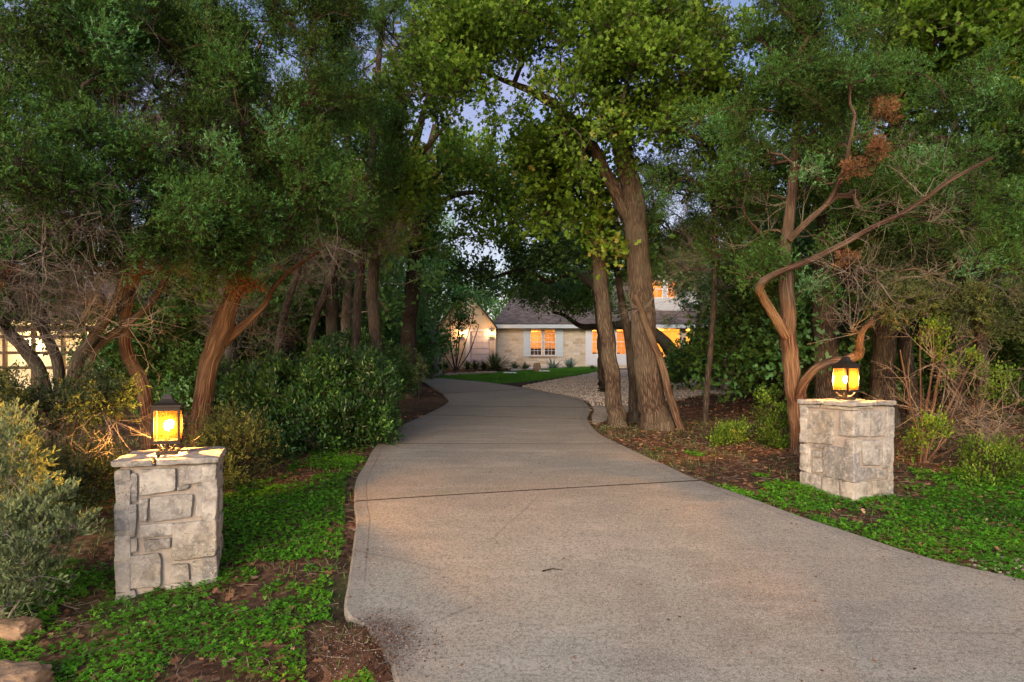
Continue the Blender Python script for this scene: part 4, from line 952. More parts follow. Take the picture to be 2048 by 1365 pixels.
    for ty, target, mk in ((0, cm, 1), (3, cm3, 1), (1, cm2, .6)):
        s_ = typ == ty
        if not s_.any(): continue
        Cs = C[s_]; ds = cl_dir[s_]; n = max(3, int(L['tw'] * dense * mk)); f = rc if ty != 1 else .14
        W = twigs(Cs, ds, n, L['tl'][0] * f, L['tl'][1] * f, min(.005, .02 * rc), .7, .15, bm)
        per = L['per']; m_ = len(W)
        t = rng.uniform(*L['tr'], (m_, per)); i = np.clip((t * 3).astype(int), 0, 2); fr = t * 3 - i
        rows = np.arange(m_)[:, None]; a = W[rows, i]; b = W[rows, i + 1]; pos = (a + (b - a) * fr[..., None]).reshape(-1, 3); dr = norm((b - a).reshape(-1, 3))
        pos = pos + rng.normal(size=pos.shape) * L['jit'] * (1 if ty != 1 else .5)
        dd = norm(dr * .8 + norm(rng.normal(size=pos.shape)) * .9 + np.array([0, 0, L['up']]))
        ct = np.repeat(rng.normal(0, .17, len(Cs)), n * per)
        tn = np.clip(.42 + tintoff + ct + rng.normal(0, .17, len(pos)), 0, 1)
        sz = rng.uniform(*L['size'], len(pos)) * (1 if ty != 1 else .6)
        Ts = L['T']; g = rng.integers(0, len(Ts), len(pos))
        for q, (TV, TF) in enumerate(Ts):
            kk = g == q
            if kk.any(): place(target, TV, TF, pos[kk], dd[kk], sz[kk], tn[kk])
    if (typ == 2).any():
        s_ = typ == 2; W = twigs(C[s_], cl_dir[s_], 7, .25, .85, .0036, .9, 0, dmb, .3)
        e = W[:, 2]; W2_ = twigs(e, norm(W[:, 3] - W[:, 1]), 3,   .12, .4, .0021, 1.0, 0, dmb, .3); twigs(W2_[:, 2], norm(W2_[:, 3] - W2_[:, 1]), 2, .06, .2, .0013, 1., 0, dmb, .3)
        dmb.build('dead_twigs', M[dmat], root, False, O)
    bm.build('branches', M[bark], root, False, O)
    if cm.n: cm.build('crown' if cat != 'shrub' else 'foliage', M[L['mat']], root, False, O)
    if cm3.n: cm3.build('olive_foliage', M['juniper_y'], root, False, O)
    if cm2.n: cm2.build('rusty_foliage', M['rust'], root, False, O)
    return root
TP = trunk_px
GR = 'trees of the woodland around the driveway'
# ---- left junipers
grow_tree('juniper_tree', 'leaning shaggy orange barked juniper just behind the left pillar and its lantern', 'tree', 'juniper',
  [TP([(392, 905, 46), (400, 840, 38), (412, 760, 36), (438, 670, 37), (470, 580, 32), (497, 500, 30), (500, 400, 26), (488, 300, 24), (460, 200, 20), (430, 100, 14), (410, -40, 8)], 7.6, 7.0),
   TP([(440, 690, 22), (520, 620, 12), (560, 560, 9), (640, 500, 6)], 7.5, 7.8, False)],
  [(570, 270, 120, 110, 6.2, 8.2, 42), (445, 415, 110, 55, 5.9, 7.2, 22), (610, 70, 140, 120, 6.5, 8.6, 46), (440, 60, 130, 100, 6.3, 8.0, 34), (470, 500, 60, 45, 6.2, 7.2, 9), (640, 420, 70, 60, 7, 8.5, 12), (560, 470, 40, 30, 6.6, 7.6, 5)],
  [(400, 270, 130, 110, 6.2, 8, 26), (360, 510, 110, 50, 6.4, 7.6, 15), (560, 500, 120, 40, 6.6, 8.4, 12), (500, 640, 80, 40, 7.4, 8.4, 5)], [(475, 575, 45, 18, 6.9, 7.4, 7), (420, 320, 80, 60, 6.5, 7.5, 3)], 'bark_juniper', GR, 18, .16)
grow_tree('juniper_tree', 'dark slanting juniper trunk rising left of the left pillar lantern', 'tree', 'juniper',
  [TP([(312, 860, 32), (290, 790, 28), (264, 730, 25), (250, 680, 23), (255, 600, 21), (290, 480, 24), (340, 360, 20), (370, 240, 16), (385, 120, 10)], 7.0, 6.8)],
  [(210, 100, 140, 110, 6, 7.8, 36), (270, 340, 100, 50, 5.6, 6.8, 20), (160, 250, 70, 60, 5.6, 7, 13), (300, 20, 120, 60, 6, 7.6, 18), (120, 600, 130, 16, 6.6, 7.2, 15), (215, 515, 50, 35, 5.6, 6.4, 6), (355, 455, 35, 25, 5.6, 6.3, 4)],
  [(330, 240, 130, 90, 6, 7.6, 24), (260, 500, 110, 50, 6, 7, 18), (160, 400, 90, 60, 5.6, 7, 10)], [(190, 170, 50, 30, 6, 7, 3)], 'bark_juniper', GR, 16, .16)
grow_tree('juniper_tree', 'multi stemmed juniper at the left edge, tangled bare twigs, low sprays lit amber', 'tree', 'juniper',
  [TP([(108, 880, 26), (88, 770, 24), (50, 700, 24), (-10, 620, 20), (-50, 450, 18), (-40, 250, 12)], 6.3, 5.9),
   TP([(112, 870, 24), (150, 740, 24), (190, 670, 20), (235, 600, 16), (255, 470, 14), (230, 330, 8)], 6.3, 6.2), TP([(110, 870, 22), (118, 740, 20), (82, 640, 18), (95, 500, 15), (60, 300, 14), (40, 60, 8)], 6.3, 6.1),
   TP([(112, 870, 20), (180, 720, 18), (240, 660, 16), (300, 610, 12), (340, 540, 9)], 6.3, 6.5)],
  [(40, 260, 130, 90, 4.8, 6.4, 38), (70, 80, 150, 110, 5.2, 7, 38), (130, 360, 80, 50, 4.9, 6, 14), (-60, 500, 80, 120, 5, 6.5, 12)],
  [(110, 440, 150, 80, 5.2, 6.8, 34), (150, 520, 130, 30, 5.6, 6.6, 14), (130, 850, 130, 20, 5.0, 5.8, 6), (10, 510, 50, 40, 5.4, 6.4, 8), (110, 600, 150, 22, 5.6, 6.6, 15), (170, 650, 90, 20, 5.8, 6.6, 6), (30, 640, 50, 20, 5.6, 6.4, 4)], [(30, 560, 40, 30, 5.4, 6.2, 4)], 'bark_dark', GR, 14, .18,
  yreg=[(40, 815, 90, 10, 4.9, 5.7, 4), (210, 805, 40, 10, 4.9, 5.4, 3), (120, 810, 60, 10, 5.2, 5.7, 2)])
grow_tree('juniper_tree', 'dark brown juniper trunk standing between the left pillar and the laurel thicket', 'tree', 'juniper', [TP([(466, 840, 38), (460, 740, 34), (452, 600, 28), (440, 400, 20), (430, 200, 12)], 12)],
  [(430, 420, 100, 100, 10.5, 13, 18), (400, 160, 140, 90, 10.5, 13.5, 14), (520, 600, 60, 40, 11, 12.5, 6)], [(470, 650, 70, 60, 11, 12.5, 14)], (), 'bark_dark', GR, 12, .14)
grow_tree('juniper_tree', 'tall thin dark juniper above the laurel thicket with a high drooping crown', 'tree', 'juniper', [TP([(705, 745, 20), (714, 640, 18), (722, 540, 18), (738, 400, 17), (752, 220, 14), (765, 0, 8)], 11.5)],
  [(730, 160, 90, 150, 9.8, 12, 46), (720, 360, 90, 90, 10, 12.2, 24), (800, 50, 80, 70, 9.8, 11.5, 18), (690, 460, 60, 40, 10.4, 12, 8)], [(720, 470, 110, 60, 10.5, 12, 16), (790, 130, 70, 60, 10, 11.5, 12)], [(705, 365, 30, 22, 10, 11.4, 4)], 'bark_dark', GR, 12, .14)
grow_tree('juniper_tree', 'thin dark trunk leaning right, leftmost above the laurel thicket', 'tree', 'juniper_far', [TP([(538, 760, 15), (565, 650, 14), (598, 530, 12), (612, 470, 10), (640, 380, 7)], 14)], [(590, 440, 80, 50, 13, 15, 8), (650, 340, 90, 70, 13, 16, 12)], [(580, 560, 50, 60, 13.4, 15, 7)], (), 'bark_dark', GR, 12, .1)
grow_tree('juniper_tree', 'brown leaning trunk in the middle of the laurel thicket, bending up to the right', 'tree', 'juniper_far', [TP([(606, 760, 16), (626, 660, 15), (652, 580, 14), (672, 520, 13), (690, 430, 9)], 13)], [(680, 420, 70, 60, 12, 14, 8)], [(640, 540, 60, 40, 12.5, 14, 6)], (), 'bark_dark', GR, 12, .1)
grow_tree('oak_tree', 'straight stout oak trunk behind the laurel thicket', 'tree', 'oak_mid', [TP([(662, 770, 28), (665, 600, 25), (668, 480, 22), (690, 340, 18), (700, 200, 12)], 16)], [(640, 300, 130, 120, 14, 18, 34), (690, 480, 70, 40, 14.5, 17.5, 8)], (), (), 'bark_dark', GR, 12, .1)
grow_tree('oak_tree', 'pale grey slender trunk glimpsed beyond the laurel thicket', 'tree', 'green', [TP([(577, 770, 14), (574, 660, 13), (570, 560, 11), (560, 450, 8)], 22)], [(560, 480, 110, 90, 20, 25, 16)], (), (), 'bark_grey', GR, 12, .1)
grow_tree('oak_tree', 'tan oak trunk with a kink at the right end of the laurel thicket', 'tree', 'oak_mid',
  [TP([(762, 800, 28), (753, 690, 25), (746, 600, 24), (749, 530, 22), (775, 440, 20), (808, 340, 18), (832, 280, 16), (858, 190, 11)], 13), TP([(806, 345, 12), (850, 300, 10), (900, 240, 7)], 13, 12.4, False)],
  [(800, 330, 90, 90, 11.5, 14.5, 26), (860, 180, 90, 90, 11.5, 14, 26), (760, 470, 60, 40, 12, 14, 8), (900, 70, 80, 70, 11.5, 14, 18)], (), (), 'bark_oak', GR, 12, .12, tintoff=.12)
grow_tree('oak_tree', 'thick dark oak trunk at the left edge of the driveway bend', 'tree', 'oak_mid',
  [TP([(818, 800, 42), (817, 740, 34), (818, 660, 31), (828, 540, 28), (834, 450, 25), (850, 340, 18), (870, 250, 12)], 18.2), TP([(834, 450, 16), (890, 400, 12), (950, 385, 9), (1010, 400, 6)], 18.2, 18, False)],
  [(880, 350, 90, 70, 16, 20, 34), (840, 450, 90, 50, 16.5, 20, 20), (985, 320, 110, 50, 16.5, 21, 44), (1060, 390, 80, 70, 17, 21, 34), (970, 400, 60, 40, 17, 20, 10), (985, 460, 60, 30, 17, 20, 8)], (), (), 'bark_dark', GR, 12, .12, tintoff=.22)
grow_tree('oak_tree', 'light grey forked tree at the far end of the drive beside the garage', 'tree', 'green', [TP([(876, 762, 19), (868, 700, 15), (860, 650, 14), (848, 610, 11), (838, 550, 8)], 31), TP([(862, 660, 10), (885, 615, 9), (905, 560, 6)], 31, 31, False)],
  [(880, 570, 80, 40, 29, 33, 26), (930, 600, 50, 24, 30, 33, 10), (830, 510, 80, 50, 29, 34, 18)], (), (), 'bark_grey', GR, 12, .1)
# ---- centre oaks
grow_tree('oak_tree', 'massive furrowed oak trunk right of the drive, its lobed canopy arching over the driveway', 'tree', 'oak',
  [TP([(1314, 900, 76), (1304, 850, 58), (1293, 730, 51), (1280, 570, 47), (1270, 430, 43), (1252, 330, 38), (1234, 250, 34), (1225, 150, 27), (1240, 40, 21), (1250, -60, 14)], 10.8, 10.2),
   TP([(1258, 440, 26), (1215, 355, 24), (1180, 290, 20), (1130, 268, 15), (1090, 266, 9)], 10.6, 10, False), TP([(1240, 280, 24), (1140, 240, 22), (1100, 205, 19), (1055, 180, 14), (1005, 160, 9), (960, 140, 6)], 10.5, 9.4, False),
   TP([(1236, 260, 26), (1212, 190, 22), (1240, 145, 18), (1290, 140, 14), (1345, 165, 12), (1410, 195, 8)], 10.4, 9.6, False), TP([(1238, 270, 18), (1300, 210, 13), (1330, 240, 12), (1400, 280, 9)], 10.2, 9.5, False)],
  [(1160, 60, 200, 100, 8.4, 10.8, 105), (1300, 120, 140, 110, 8.8, 10.8, 50), (950, 60, 110, 90, 8.4, 10, 40), (920, 190, 60, 50, 8.6, 10, 13), (1210, 250, 90, 60, 9, 10.6, 20), (1400, 200, 100, 100, 9, 11, 26), (1120, 230, 50, 30, 9, 10, 8)],
  (), (), 'bark_oak', GR, 30, .12)
grow_tree('oak_tree', 'slightly curved oak trunk at the left of the trio beside the gravel', 'tree', 'oak_mid', [TP([(1234, 868, 42), (1229, 820, 33), (1222, 740, 30), (1211, 650, 29), (1200, 560, 28), (1190, 460, 25), (1172, 350, 20), (1155, 250, 13)], 11.2)],
  [(1130, 330, 70, 60, 10, 12, 18), (1190, 430, 80, 70, 10.4, 12.6, 18), (1090, 400, 50, 50, 10.4, 12, 8), (1060, 300, 40, 24, 10, 12, 5)], (), (), 'bark_oak', GR, 20, .12)
grow_tree('oak_tree', 'slim dark trunk squeezed between the two larger oaks beside the gravel', 'tree', 'live', [TP([(1268, 850, 27), (1266, 760, 19), (1256, 670, 17), (1243, 600, 14), (1230, 520, 10)], 12)], [(1230, 500, 70, 60, 11.4, 13.4, 12)], (), (), 'bark_dark', GR, 14, .12)
grow_tree('leaning_trunk', 'thin bare reddish trunk leaning against the massive oak', 'tree', 'juniper', [TP([(1362, 880, 17), (1342, 800, 16), (1320, 720, 15), (1292, 650, 13), (1270, 590, 9)], 10.6, 10.3)], (), [(1290, 610, 14, 20, 10.3, 10.4, 2)], (), 'bark_juniper', GR, 12, .1)
grow_tree('juniper_tree', 'spindly brown sapling trunk right of the massive oak with a dark crown', 'tree', 'juniper', [TP([(1410, 862, 13), (1414, 780, 12), (1422, 690, 12), (1428, 590, 11), (1430, 460, 10), (1420, 320, 7)], 11.5)],
  [(1390, 430, 110, 100, 10.8, 13, 46), (1300, 470, 70, 60, 11.4, 13, 14), (1400, 300, 80, 60, 10.8, 13, 18), (1340, 380, 60, 50, 11.2, 13, 12)], [(1420, 540, 100, 60, 10.8, 12.4, 26), (1330, 420, 80, 60, 10.6, 12, 12)], (), 'bark_dark', GR, 12, .1)
grow_tree('live_oak', 'live oak with a black limb arching low in front of the lit porch windows', 'tree', 'live', [TP([(1356, 738, 30), (1346, 710, 28), (1322, 678, 24), (1290, 658, 20), (1235, 650, 17), (1190, 654, 13), (1160, 652, 10), (1130, 632, 7), (1105, 625, 5)], 25), TP([(1290, 658, 14), (1270, 620, 12), (1290, 570, 9), (1340, 530, 6)], 25, 26, False)],
  [(1130, 590, 60, 28, 23, 27, 17), (1160, 570, 70, 40, 23, 27, 24), (1320, 510, 100, 45, 23, 27, 30), (1390, 570, 40, 44, 23, 26, 16), (1330, 540, 60, 22, 23, 26, 16), (1180, 600, 30, 16, 23, 26, 5), (1075, 580, 60, 16, 23, 26, 13), (1140, 612, 40, 14, 23, 26, 7), (1000, 572, 40, 14, 23, 26, 6), (1090, 530, 90, 20, 23, 27, 14), (1260, 560, 40, 30, 23, 27, 6), (1070, 600, 30, 20, 23, 26, 5), (1230, 610, 40, 25, 24, 27, 6)], (), (), 'bark_dark', GR, 14, .12, gaps=False, tintoff=.35)
grow_tree('live_oak', 'live oak whose crooked black limb hangs over the house roof from behind the curved oak', 'tree', 'live', [TP([(1208, 800, 28), (1204, 660, 24), (1190, 575, 20), (1140, 548, 15), (1095, 563, 11), (1045, 540, 8), (975, 560, 5)], 20, 19.5), TP([(1196, 590, 13), (1170, 520, 10), (1110, 480, 8), (1050, 470, 6)], 20, 19, False)],
  [(1090, 490, 110, 45, 18, 22, 34), (1010, 545, 60, 30, 18, 21, 9), (1150, 510, 60, 40, 18.5, 22, 12), (940, 560, 40, 30, 18.5, 21, 5), (1100, 420, 80, 40, 19, 22, 10)], (), (), 'bark_dark', GR, 14, .12, gaps=False)
# ---- right side
grow_tree('juniper_tree', 'orange lit juniper left of the right pillar with a long bare slanting limb', 'tree', 'juniper',
  [TP([(1606, 890, 44), (1592, 810, 34), (1580, 710, 31), (1573, 610, 28), (1571, 510, 24), (1583, 400, 19), (1592, 280, 15), (1600, 100, 9)], 8.4),
   TP([(1582, 690, 20), (1550, 632, 19), (1526, 594, 17), (1520, 572, 18), (1548, 550, 14), (1590, 533, 13), (1640, 512, 12), (1700, 482, 12), (1745, 455, 10), (1800, 430, 10), (1850, 398, 8), (1900, 362, 8), (1985, 315, 5)], 8.4, 6.6, False),
   TP([(1598, 800, 24), (1610, 765, 18), (1632, 738, 17), (1660, 724, 16), (1692, 720, 17), (1716, 708, 21), (1720, 690, 15), (1724, 665, 12), (1748, 638, 5)], 8.3, 7.4, False),
   TP([(1578, 480, 14), (1620, 440, 12), (1660, 400, 10), (1690, 330, 8), (1710, 230, 6)], 8.3, 7.4, False)],
  [(1540, 190, 110, 150, 7.4, 9.6, 52), (1590, 10, 160, 50, 7.6, 9.4, 22), (1490, 380, 90, 80, 7.8, 9.6, 24), (1660, 130, 90, 110, 7.6, 9.4, 26), (1640, 300, 80, 60, 7.8, 9.4, 12), (1500, 540, 70, 50, 8, 9.4, 12), (1740, 200, 90, 80, 7.6, 9, 20), (1620, 590, 60, 30, 8, 9, 6), (1790, 400, 90, 60, 8, 9.4, 18), (1700, 430, 60, 50, 8, 9.4, 8)],
  [(1700, 340, 110, 80, 7, 8.8, 4), (1560, 430, 90, 80, 7.6, 8.8, 4), (1780, 550, 110, 24, 6.9, 7.8, 6), (1700, 640, 30, 30, 7.5, 8, 2), (1850, 420, 120, 30, 6.8, 7.2, 3)], [(1775, 228, 26, 20, 7, 7.6, 4), (1745, 300, 20, 16, 7, 7.6, 3), (1712, 332, 22, 18, 7, 7.4, 3), (1690, 525, 22, 14, 7, 7.6, 2)], 'bark_juniper', GR, 18, .16, dmat='dry_twig')
grow_tree('oak_tree', 'broad oak trunk directly behind the right lantern', 'tree', 'oak_mid', [TP([(1660, 830, 60), (1655, 740, 50), (1650, 640, 46), (1652, 520, 42), (1665, 400, 36), (1690, 250, 30), (1740, 130, 28), (1810, 75, 28), (1900, 10, 24)], 11, 10)],
  [(1950, 60, 130, 90, 8.6, 10.6, 44), (1820, 20, 90, 60, 9, 10.8, 18), (2020, 200, 70, 70, 8.8, 10.4, 12)], (), (), 'bark_oak', GR, 18, .13)
grow_tree('oak_tree', 'straight ridged oak trunk right of the right lantern', 'tree', 'oak_mid', [TP([(1768, 830, 54), (1765, 760, 44), (1768, 680, 42), (1772, 560, 38), (1770, 430, 32), (1785, 290, 24), (1800, 150, 16)], 10.6), TP([(1775, 310, 18), (1820, 280, 19), (1870, 278, 17), (1940, 300, 10)], 10.5, 9.8, False)],
  [(1850, 180, 120, 80, 9.6, 11.6, 20), (1720, 420, 90, 90, 10, 12, 16)], (), (), 'bark_dark', GR, 18, .13)
grow_tree('oak_tree', 'slim dark oak trunk next right of the ridged one behind the pillar', 'tree', 'oak_mid', [TP([(1826, 830, 28), (1812, 720, 25), (1806, 620, 22), (1815, 480, 18), (1840, 330, 12)], 11.6)], [(1850, 400, 90, 100, 10.6, 13, 20)], (), (), 'bark_dark', GR, 12, .1)
grow_tree('juniper_tree', 'green plumed juniper at the right edge behind the dry brush', 'tree', 'juniper', [TP([(1962, 850, 24), (1966, 740, 22), (1955, 600, 20), (1945, 440, 16), (1950, 250, 10)], 8.6)],
  [(1940, 440, 110, 120, 7.2, 9.4, 50), (1990, 220, 90, 110, 7.4, 9.4, 28), (1850, 350, 70, 60, 7.8, 9.4, 14), (2050, 560, 60, 90, 7, 8.8, 14)], [(1930, 600, 110, 60, 7.2, 8.8, 6), (1880, 300, 90, 80, 7.6, 9, 4)], (), 'bark_dark', GR, 12, .12,
  yreg=[(1880, 610, 90, 34, 7.4, 8.6, 14), (1830, 500, 90, 50, 8, 9.2, 10), (1790, 600, 60, 24, 7.4, 8.4, 4), (2000, 610, 60, 40, 7, 8.2, 6)])
grow_tree('juniper_tree', 'grey brown trunk alone on leaf litter beyond the right gravel edge', 'tree', 'juniper_far', [TP([(1456, 770, 22), (1452, 700, 19), (1450, 620, 17), (1446, 500, 12)], 20)], [(1450, 560, 70, 40, 18, 21, 9), (1480, 430, 110, 90, 18, 22, 24)], (), (), 'bark_grey', GR, 12, .1)
grow_tree('oak_tree', 'tapering dark trunk leaning left, halfway between the lone grey trunk and right pillar', 'tree', 'live', [TP([(1538, 800, 34), (1522, 740, 26), (1510, 670, 22), (1506, 560, 16), (1510, 440, 10)], 17)], [(1520, 560, 90, 60, 15, 18.5, 18), (1560, 420, 100, 90, 15, 18, 20)], (), (), 'bark_dark', GR, 12, .12)
# ---- brush and shrubs
def shrub(name, label, kind, base, stems, regs, Y, **kw):
    tr = []
    for (px, py, tx, ty, w) in stems: tr.append(TP([(px, py, w), ((px + tx) / 2 + rng.uniform(-8, 8), (py + ty) / 2, w * .8), (tx, ty, w * .45)], Y))
    return grow_tree(name, label, 'shrub', kind, tr, regs, k=6, rough=0, gaps=False, **kw)
shrub('laurel_shrub', 'wide glossy dark green laurel thicket left of the driveway', 'laurel', None, [(600, 900, 560, 780, 9), (640, 905, 640, 760, 9), (680, 900, 720, 770, 9), (740, 880, 780, 780, 8), (560, 905, 520, 800, 8)],
  [(600, 830, 110, 75, 8.2, 9.6, 85), (700, 800, 95, 90, 8.6, 10.4, 95), (640, 750, 110, 40, 9, 10.6, 42), (740, 850, 50, 45, 8.6, 9.4, 26), (560, 870, 60, 40, 7.8, 8.8, 20), (500, 790, 40, 50, 8.4, 9.6, 14)], 9.2, group=None, bark='bark_dark', tip=.004)
shrub('laurel_shrub', 'smaller laurel bush behind the thicket, against the kinked oak trunk', 'laurel', None, [(770, 830, 770, 740, 7), (790, 825, 800, 740, 7)], [(770, 740, 45, 45, 12, 14, 34), (700, 700, 50, 24, 12, 14, 18), (800, 770, 20, 30, 12.5, 13.5, 8)], 13, bark='bark_dark', tip=.004)
shrub('juniper_shrub', 'fuzzy olive juniper bush between the left pillar and the laurel thicket', 'olive', None, [(470, 940, 465, 860, 6), (490, 940, 500, 870, 6)], [(468, 890, 44, 40, 6.4, 7.4, 12), (440, 930, 30, 24, 6.0, 6.6, 4)], 6.8, tip=.003)
shrub('juniper_shrub', 'feathery dim green bush in the gloom left of the left pillar', 'olive', None, [(150, 1010, 150, 950, 7), (190, 1010, 190, 940, 7), (110, 1010, 100, 950, 7)], [(150, 975, 75, 35, 5.3, 6.4, 15), (210, 950, 40, 30, 5.8, 6.8, 6), (60, 965, 70, 35, 5, 6.2, 8)], 5.9, tip=.003, tintoff=-.1)
shrub('sage_shrub', 'grey green sage bush at the bottom left corner', 'sage', None, [(-20, 1240, 30, 1080, 9), (-10, 1240, 90, 1100, 8), (-30, 1240, 20, 980, 9), (10, 1240, 120, 1080, 6), (-30, 1240, -10, 900, 8), (0, 1240, 60, 1160, 6)],
  [(25, 960, 50, 75, 3.8, 4.6, 30), (15, 875, 36, 40, 3.9, 4.6, 14), (60, 1060, 70, 65, 3.8, 4.4, 30), (25, 1140, 75, 50, 3.7, 4.2, 24), (10, 1200, 60, 25, 3.7, 4.2, 10), (135, 1060, 28, 24, 3.9, 4.2, 5), (105, 1000, 24, 24, 4, 4.3, 4)], 4.1, tip=.0022, bark='bark_grey')
shrub('yew_shrub', 'rounded dark evergreen hedge bush below the glowing porch windows', 'green', None, [(1380, 765, 1370, 720, 5), (1440, 765, 1440, 720, 5)], [(1410, 726, 58, 12, 20, 22, 34), (1352, 738, 16, 6, 20, 21, 4)], 21, tintoff=-.3)
shrub('seedling_shrub', 'small yellow green oak sprout on the litter between the big oak and right pillar', 'sprout', None, [(1462, 915, 1458, 870, 4), (1470, 915, 1480, 865, 4)], [(1460, 878, 34, 26, 9, 9.6, 26)], 9.2, tip=.003, tintoff=.1)
shrub('seedling_shrub', 'dark leafy sprouts at the foot of the orange lit juniper', 'sprout', None, [(1555, 905, 1550, 850, 4), (1570, 905, 1580, 860, 4)], [(1560, 862, 34, 44, 8.7, 9.4, 30), (1530, 800, 16, 20, 9, 9.6, 6)], 9.1, tip=.003, tintoff=-.12)
shrub('dry_brush', 'orange lit thin brush stems fanning up right of the right pillar', 'sprout', None, [(1850, 925, 1905, 640, 7), (1845, 925, 1960, 690, 6), (1855, 925, 1800, 700, 5), (1850, 925, 2010, 760, 5), (1840, 920, 1870, 700, 6), (1860, 925, 1930, 760, 4), (1850, 930, 2040, 830, 4), (1848, 925, 1840, 650, 4)],
  [(1900, 700, 60, 60, 7.2, 8, 10), (1980, 770, 50, 40, 7.2, 8, 6), (1870, 870, 40, 30, 7, 7.8, 9)], 7.6, tip=.003, bark='bark_juniper', dead=[(1900, 780, 80, 80, 7.2, 8, 9), (1980, 850, 60, 40, 7, 7.8, 4)], dmat='dry_twig')
shrub('seedling_shrub', 'low leafy sprouts in the shade at the right edge of the litter', 'sprout', None, [(1990, 990, 1985, 930, 4), (2010, 990, 2030, 920, 4)], [(1990, 930, 60, 44, 6.6, 7.6, 34)], 7, tip=.003, tintoff=-.08)
shrub('white_flower_shrub', 'pale flecked small shrub at the foot of the thick dark oak by the bend', 'sage', None, [(838, 790, 836, 740, 4)], [(838, 742, 14, 28, 17.4, 18, 26)], 17.7, tip=.003)
shrub('crepe_myrtle', 'vase shaped multi stemmed shrub before the garage lights', 'sprout', None, [(910, 752, 880, 640, 3.2), (911, 752, 900, 620, 3.4), (912, 752, 925, 620, 3.2), (913, 752, 945, 640, 3), (914, 752, 958, 650, 2.8), (909, 752, 868, 660, 2.6), (912, 752, 912, 600, 3)],
  [(915, 630, 45, 30, 35, 36.5, 60)], 35.8, tip=.008, bark='bark_oak')
# ---- rosette plants
def rosette(name, label, px, py, n, ln, wd, mat, up, Y=None, group=None):
    p = Gp(px, py) if Y is None else np.array([(px - CX) / F * Y, Y, float(tz((px - CX) / F * Y, Y))]); mb = MB(); k = rng.uniform(0, 6.28, n); el = rng.uniform(*up, n)
    d = np.column_stack([np.cos(k) * np.cos(el), np.sin(k) * np.cos(el), np.sin(el)]); l = ln * rng.uniform(.75, 1.1, n)
    droop = np.array([0, 0, -.22]) if wd < .03 else np.array([0, 0, .05]); s = norm(np.cross(d, [0, 0, 1.])); V = []; Fc = []
    for i in range(n):
        b = len(V)
        for t, w_ in ((0, .5), (.35, 1), (.7, .7), (1, .05)):
            c = d[i] * l[i] * t + droop * l[i] * t * t; V += [c - s[i] * wd * w_, c + s[i] * wd * w_ + np.array([0, 0, .0]), c - np.array([0, 0, wd * w_ * .5])]
        for j in range(3): q = b + j * 3; Fc += [(q, q + 2, q + 5, q + 3), (q + 2, q + 1, q + 4, q + 5), (q + 1, q, q + 3, q + 4)]
    mb.add(np.array(V) + p + [0, 0, .04], np.array(Fc), np.repeat(rng.uniform(0, 1, n), 12)); o = mb.build(name, M[mat], None, False, p); o.location = p; return tag(o, label, 'plant', group)
G2 = 'low plants in the bed before the house'
rosette('sotol_plant', 'big spiky green sotol fountain at the corner of the stone wall', 990, 748, 260, 1.5, .025, 'sotol', (.15, 1.5), Y=36, group=G2)
rosette('agave_plant', 'blue grey agave left of its twin below the shuttered windows', 1106, 740, 34, .75, .06, 'agave', (.3, 1.4), Y=37.6, group=G2)
rosette('agave_plant', 'blue grey agave right of its twin, nearer the white bay', 1139, 740, 34, .75, .06, 'agave', (.3, 1.4), Y=37.6, group=G2)
for (px, lb, l_) in ((950, 'dark grassy clump before the garage door', .9), (935, 'dark grassy clump between the crepe myrtle and the garage door', .8), (890, 'dark grassy clump left of the crepe myrtle', .9), (1030, 'grassy clump right of the sotol fountain', .7), (1050, 'grassy clump below the left blue shutter', .65), (1185, 'tiny green tuft before the white bay', .4), (968, 'dark grassy clump touching the left of the sotol', .8)):
    rosette('grass_clump', lb, px, 745, 120, l_, .02, 'sotol', (.2, 1.5), Y=36.6, group=G2)
# ---- rocks
def rock(name, label, p, sx, sy, sz_, mat, seed, group=None, yaw=0.):
    mb = MB(); g = np.linspace(-1, 1, 14); a, b = np.meshgrid(g, g); a = a.ravel(); b = b.ravel(); i = np.arange(13)[:, None] * 14 + np.arange(13)[None]; q = np.stack([i, i + 1, i + 15, i + 14], -1).reshape(-1, 4)
    for ax in range(3):
        for sg in (-1, 1):
            v = np.empty((196, 3)); v[:, ax] = sg; v[:, (ax + 1) % 3] = a; v[:, (ax + 2) % 3] = b; v = v / ((np.abs(v) ** 3.5).sum(1) ** (1 / 3.5))[:, None]
            no = fbm(v * 1.6 + seed, 3, seed) - .5; n3_ = np.abs(fbm(v * 4 + seed, 3, seed + 1) - .5); v = v * (1 + .6 * no - .6 * n3_)[:, None]
            mb.add(v * [sx, sy, sz_], q if sg > 0 else q[:, ::-1])
    o = mb.build(name, M[mat], None, True); o.location = [float(c) for c in p]; o.rotation_euler.z = yaw; return tag(o, label, 'rock', group)
p = Gp(25, 1270); rock('rock', 'tan rock with a pointed side, upper of the two at the bottom left corner', p + [0, 0, .03], .16, .12, .07, 'boulder', 3)
p = P(5, 1345, 3.35); p[2] = float(tz(p[0], p[1])); rock('rock', 'brown rounded rock, lower of the two at the bottom left corner', p + [0, 0, .03], .24, .16, .12, 'boulder', 5)
p = Gp(1074, 746); rock('boulder', 'reddish boulder standing on the lawn', p + [0, 0, .22], .22, .18, .34, 'boulder', 9)
for k, (px, py) in enumerate(((1020, 750), (1087, 746))):
    rock('white_stone', ['flat white stone on the lawn left of the reddish boulder', 'flat white stone on the lawn right of the reddish boulder'][k], Gp(px, py) + [0, 0, .08], .38, .22, .07, 'stonewhite', 11 + k)
r0 = None; bl = []
